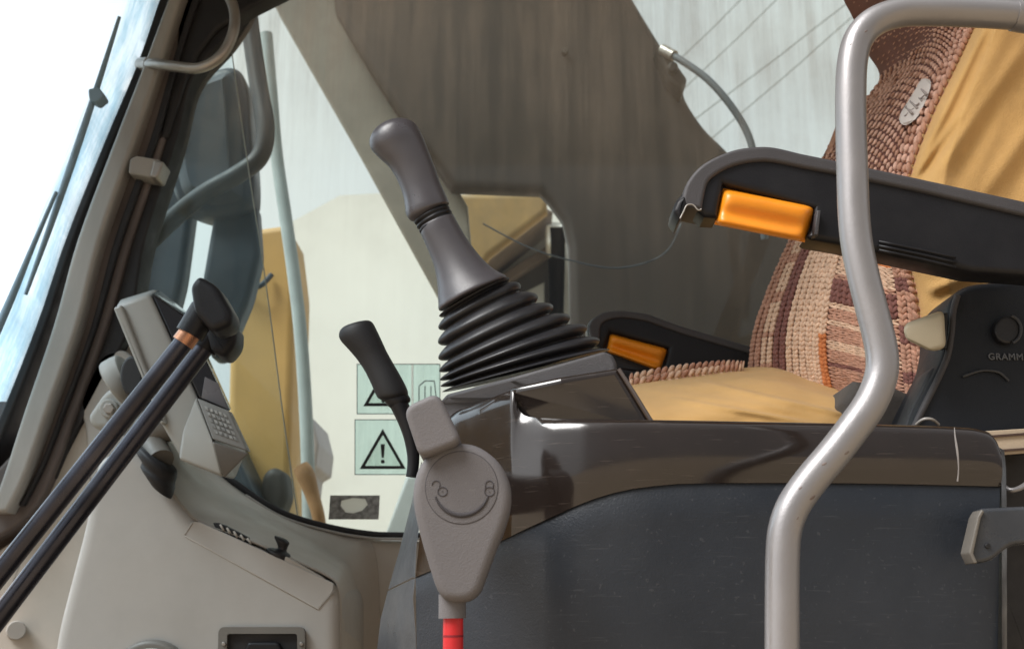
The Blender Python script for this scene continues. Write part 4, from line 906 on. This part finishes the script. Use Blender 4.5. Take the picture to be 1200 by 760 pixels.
b2 = [(714, 390), (784, 408), (774, 436), (709, 412)]
armrest('armrest', o2, p2, b2, [(704, 380), (792, 404), (786, 436), (700, 432)], 1.50, 1.545, 'far armrest beyond the joystick boot, with short orange release handle')

# ---------------------------------------------------------------- behind the console end: strap, wires, latch lever
sb = thing('seat_belt', 'beige striped seat belt webbing running behind the console end', 'belt', tuple(P(1180, 520, 1.02)))
prism('webbing', [(1148, 505), (1260, 498), (1260, 526), (1156, 534)], .985, .99, strapm, sb, r=.001)
bm = bmesh.new()
for dy in (5.5, 23): prism_bm(bm, [(1150, 505+dy), (1260, 498+dy-1), (1260, 500.5+dy-1), (1150, 507.5+dy)], .983, .987, 0)
finish(bm, 'webbing_stripe', strapdk, sb, smooth=False)
tag(prism('seat_suspension', rc([(1100, 500), (1260, 500), (1260, 900), (1100, 900)], 4), 1.08, 1.30, M('suspension_black', (.02, .019, .02), .6, var=.4, vscale=30, dust=.3, dcol=(.06, .05, .045)), None, r=.01), 'dark suspension base under the seat behind the console', 'seat base')
tag(tube('wire_loop', [P(1174, 568, .93), P(1184, 574, .92), P(1196, 571, .92), P(1212, 560, .93)], .0022, silver, None, n=10), 'short pale wire loop beside the console end', 'wire')
tag(tube('thin_wire', [P(1074, 497, .985), P(1082, 491, .975), P(1092, 491, .975), P(1100, 497, .985)], .0014, alum, None, n=8), 'thin wire curl lying on the console top near the seat', 'wire')
ll = thing('latch_lever', 'dark grey metal latch lever with small hole by the console end', 'lever', tuple(P(1190, 640, .84)))
prism('lever_plate', rc([(1150, 595, 6), (1260, 590, 4), (1260, 634, 4), (1186, 638, 8), (1160, 658, 8), (1143, 660, 6), (1136, 647, 6), (1146, 604, 5)], 5), .825, .838, endm, ll, r=.003)
bm = bmesh.new(); prism_bm(bm, circle(1158, 639, 3.2, 18), .8235, .83, .0006); finish(bm, 'rivet', black, ll)
prism('lever_edge', rc([(1136, 647), (1146, 604), (1151, 596), (1154, 599), (1150, 606), (1141, 648), (1146, 659), (1142, 660)], 2), .8225, .84, MATS['socket_grey'], ll, r=.001)

# ---------------------------------------------------------------- tall silver handrail in front
hr = thing('handrail', 'tall silver bent handrail standing in front of seat and console', 'handrail', tuple(P(917, 900, .74)))
hp_ = [(1290, 30), (1240, 24), (1195, 18.5), (1140, 15), (1090, 13.5), (1055, 15), (1026, 25), (1007, 44), (999, 72), (997, 110), (997.5, 160), (999, 210), (1000.5, 250), (1004, 285), (1011, 320), (1020, 356), (1030, 395), (1034, 422), (1031, 446), (1019, 474), (1000, 501), (976, 532), (950, 563), (930, 592), (920, 620), (917, 655), (916.5, 720), (916.5, 800), (916.5, 900)]
tube('rail_tube', [P(x, y, .74) for x, y in hp_], .0111, silver, hr, n=36, sub=6)
tube('mounting_stub', [P(1188, 17.5, .74), P(1215, 21, .74), P(1300, 31, .74)], [.0122, .0128, .0128], silver, hr, n=28, sub=2)
dense = crom(hp_, 6)
for (x, y, sz, an) in ((1000, 40, 2.0, -10), (998, 62, 1.2, 30), (961, 545, 2.4, 8), (986, 532, 2.6, -28), (950, 583, 3.2, -34), (941, 577, 1.8, 20), (924, 606, 1.5, -20)):
    i = min(range(1, len(dense)-1), key=lambda k: (dense[k][0]-x)**2+(dense[k][1]-y)**2)
    c = P(*dense[i], .74); T_ = (P(*dense[i+1], .74)-P(*dense[i-1], .74)).normalized()
    n0 = Vector((0, -1, 0)); s0 = T_.cross(n0).normalized(); n1 = (n0*math.cos(R(an))+s0*math.sin(R(an))).normalized(); s1 = T_.cross(n1)
    m_ = sz*.00058; bm = bmesh.new(); blob(bm, c+n1*.0109, (T_*1.5+s1*.4)*m_, s1*m_*.8, n1*.0004, 0)
    finish(bm, 'paint_chip', chip, hr)
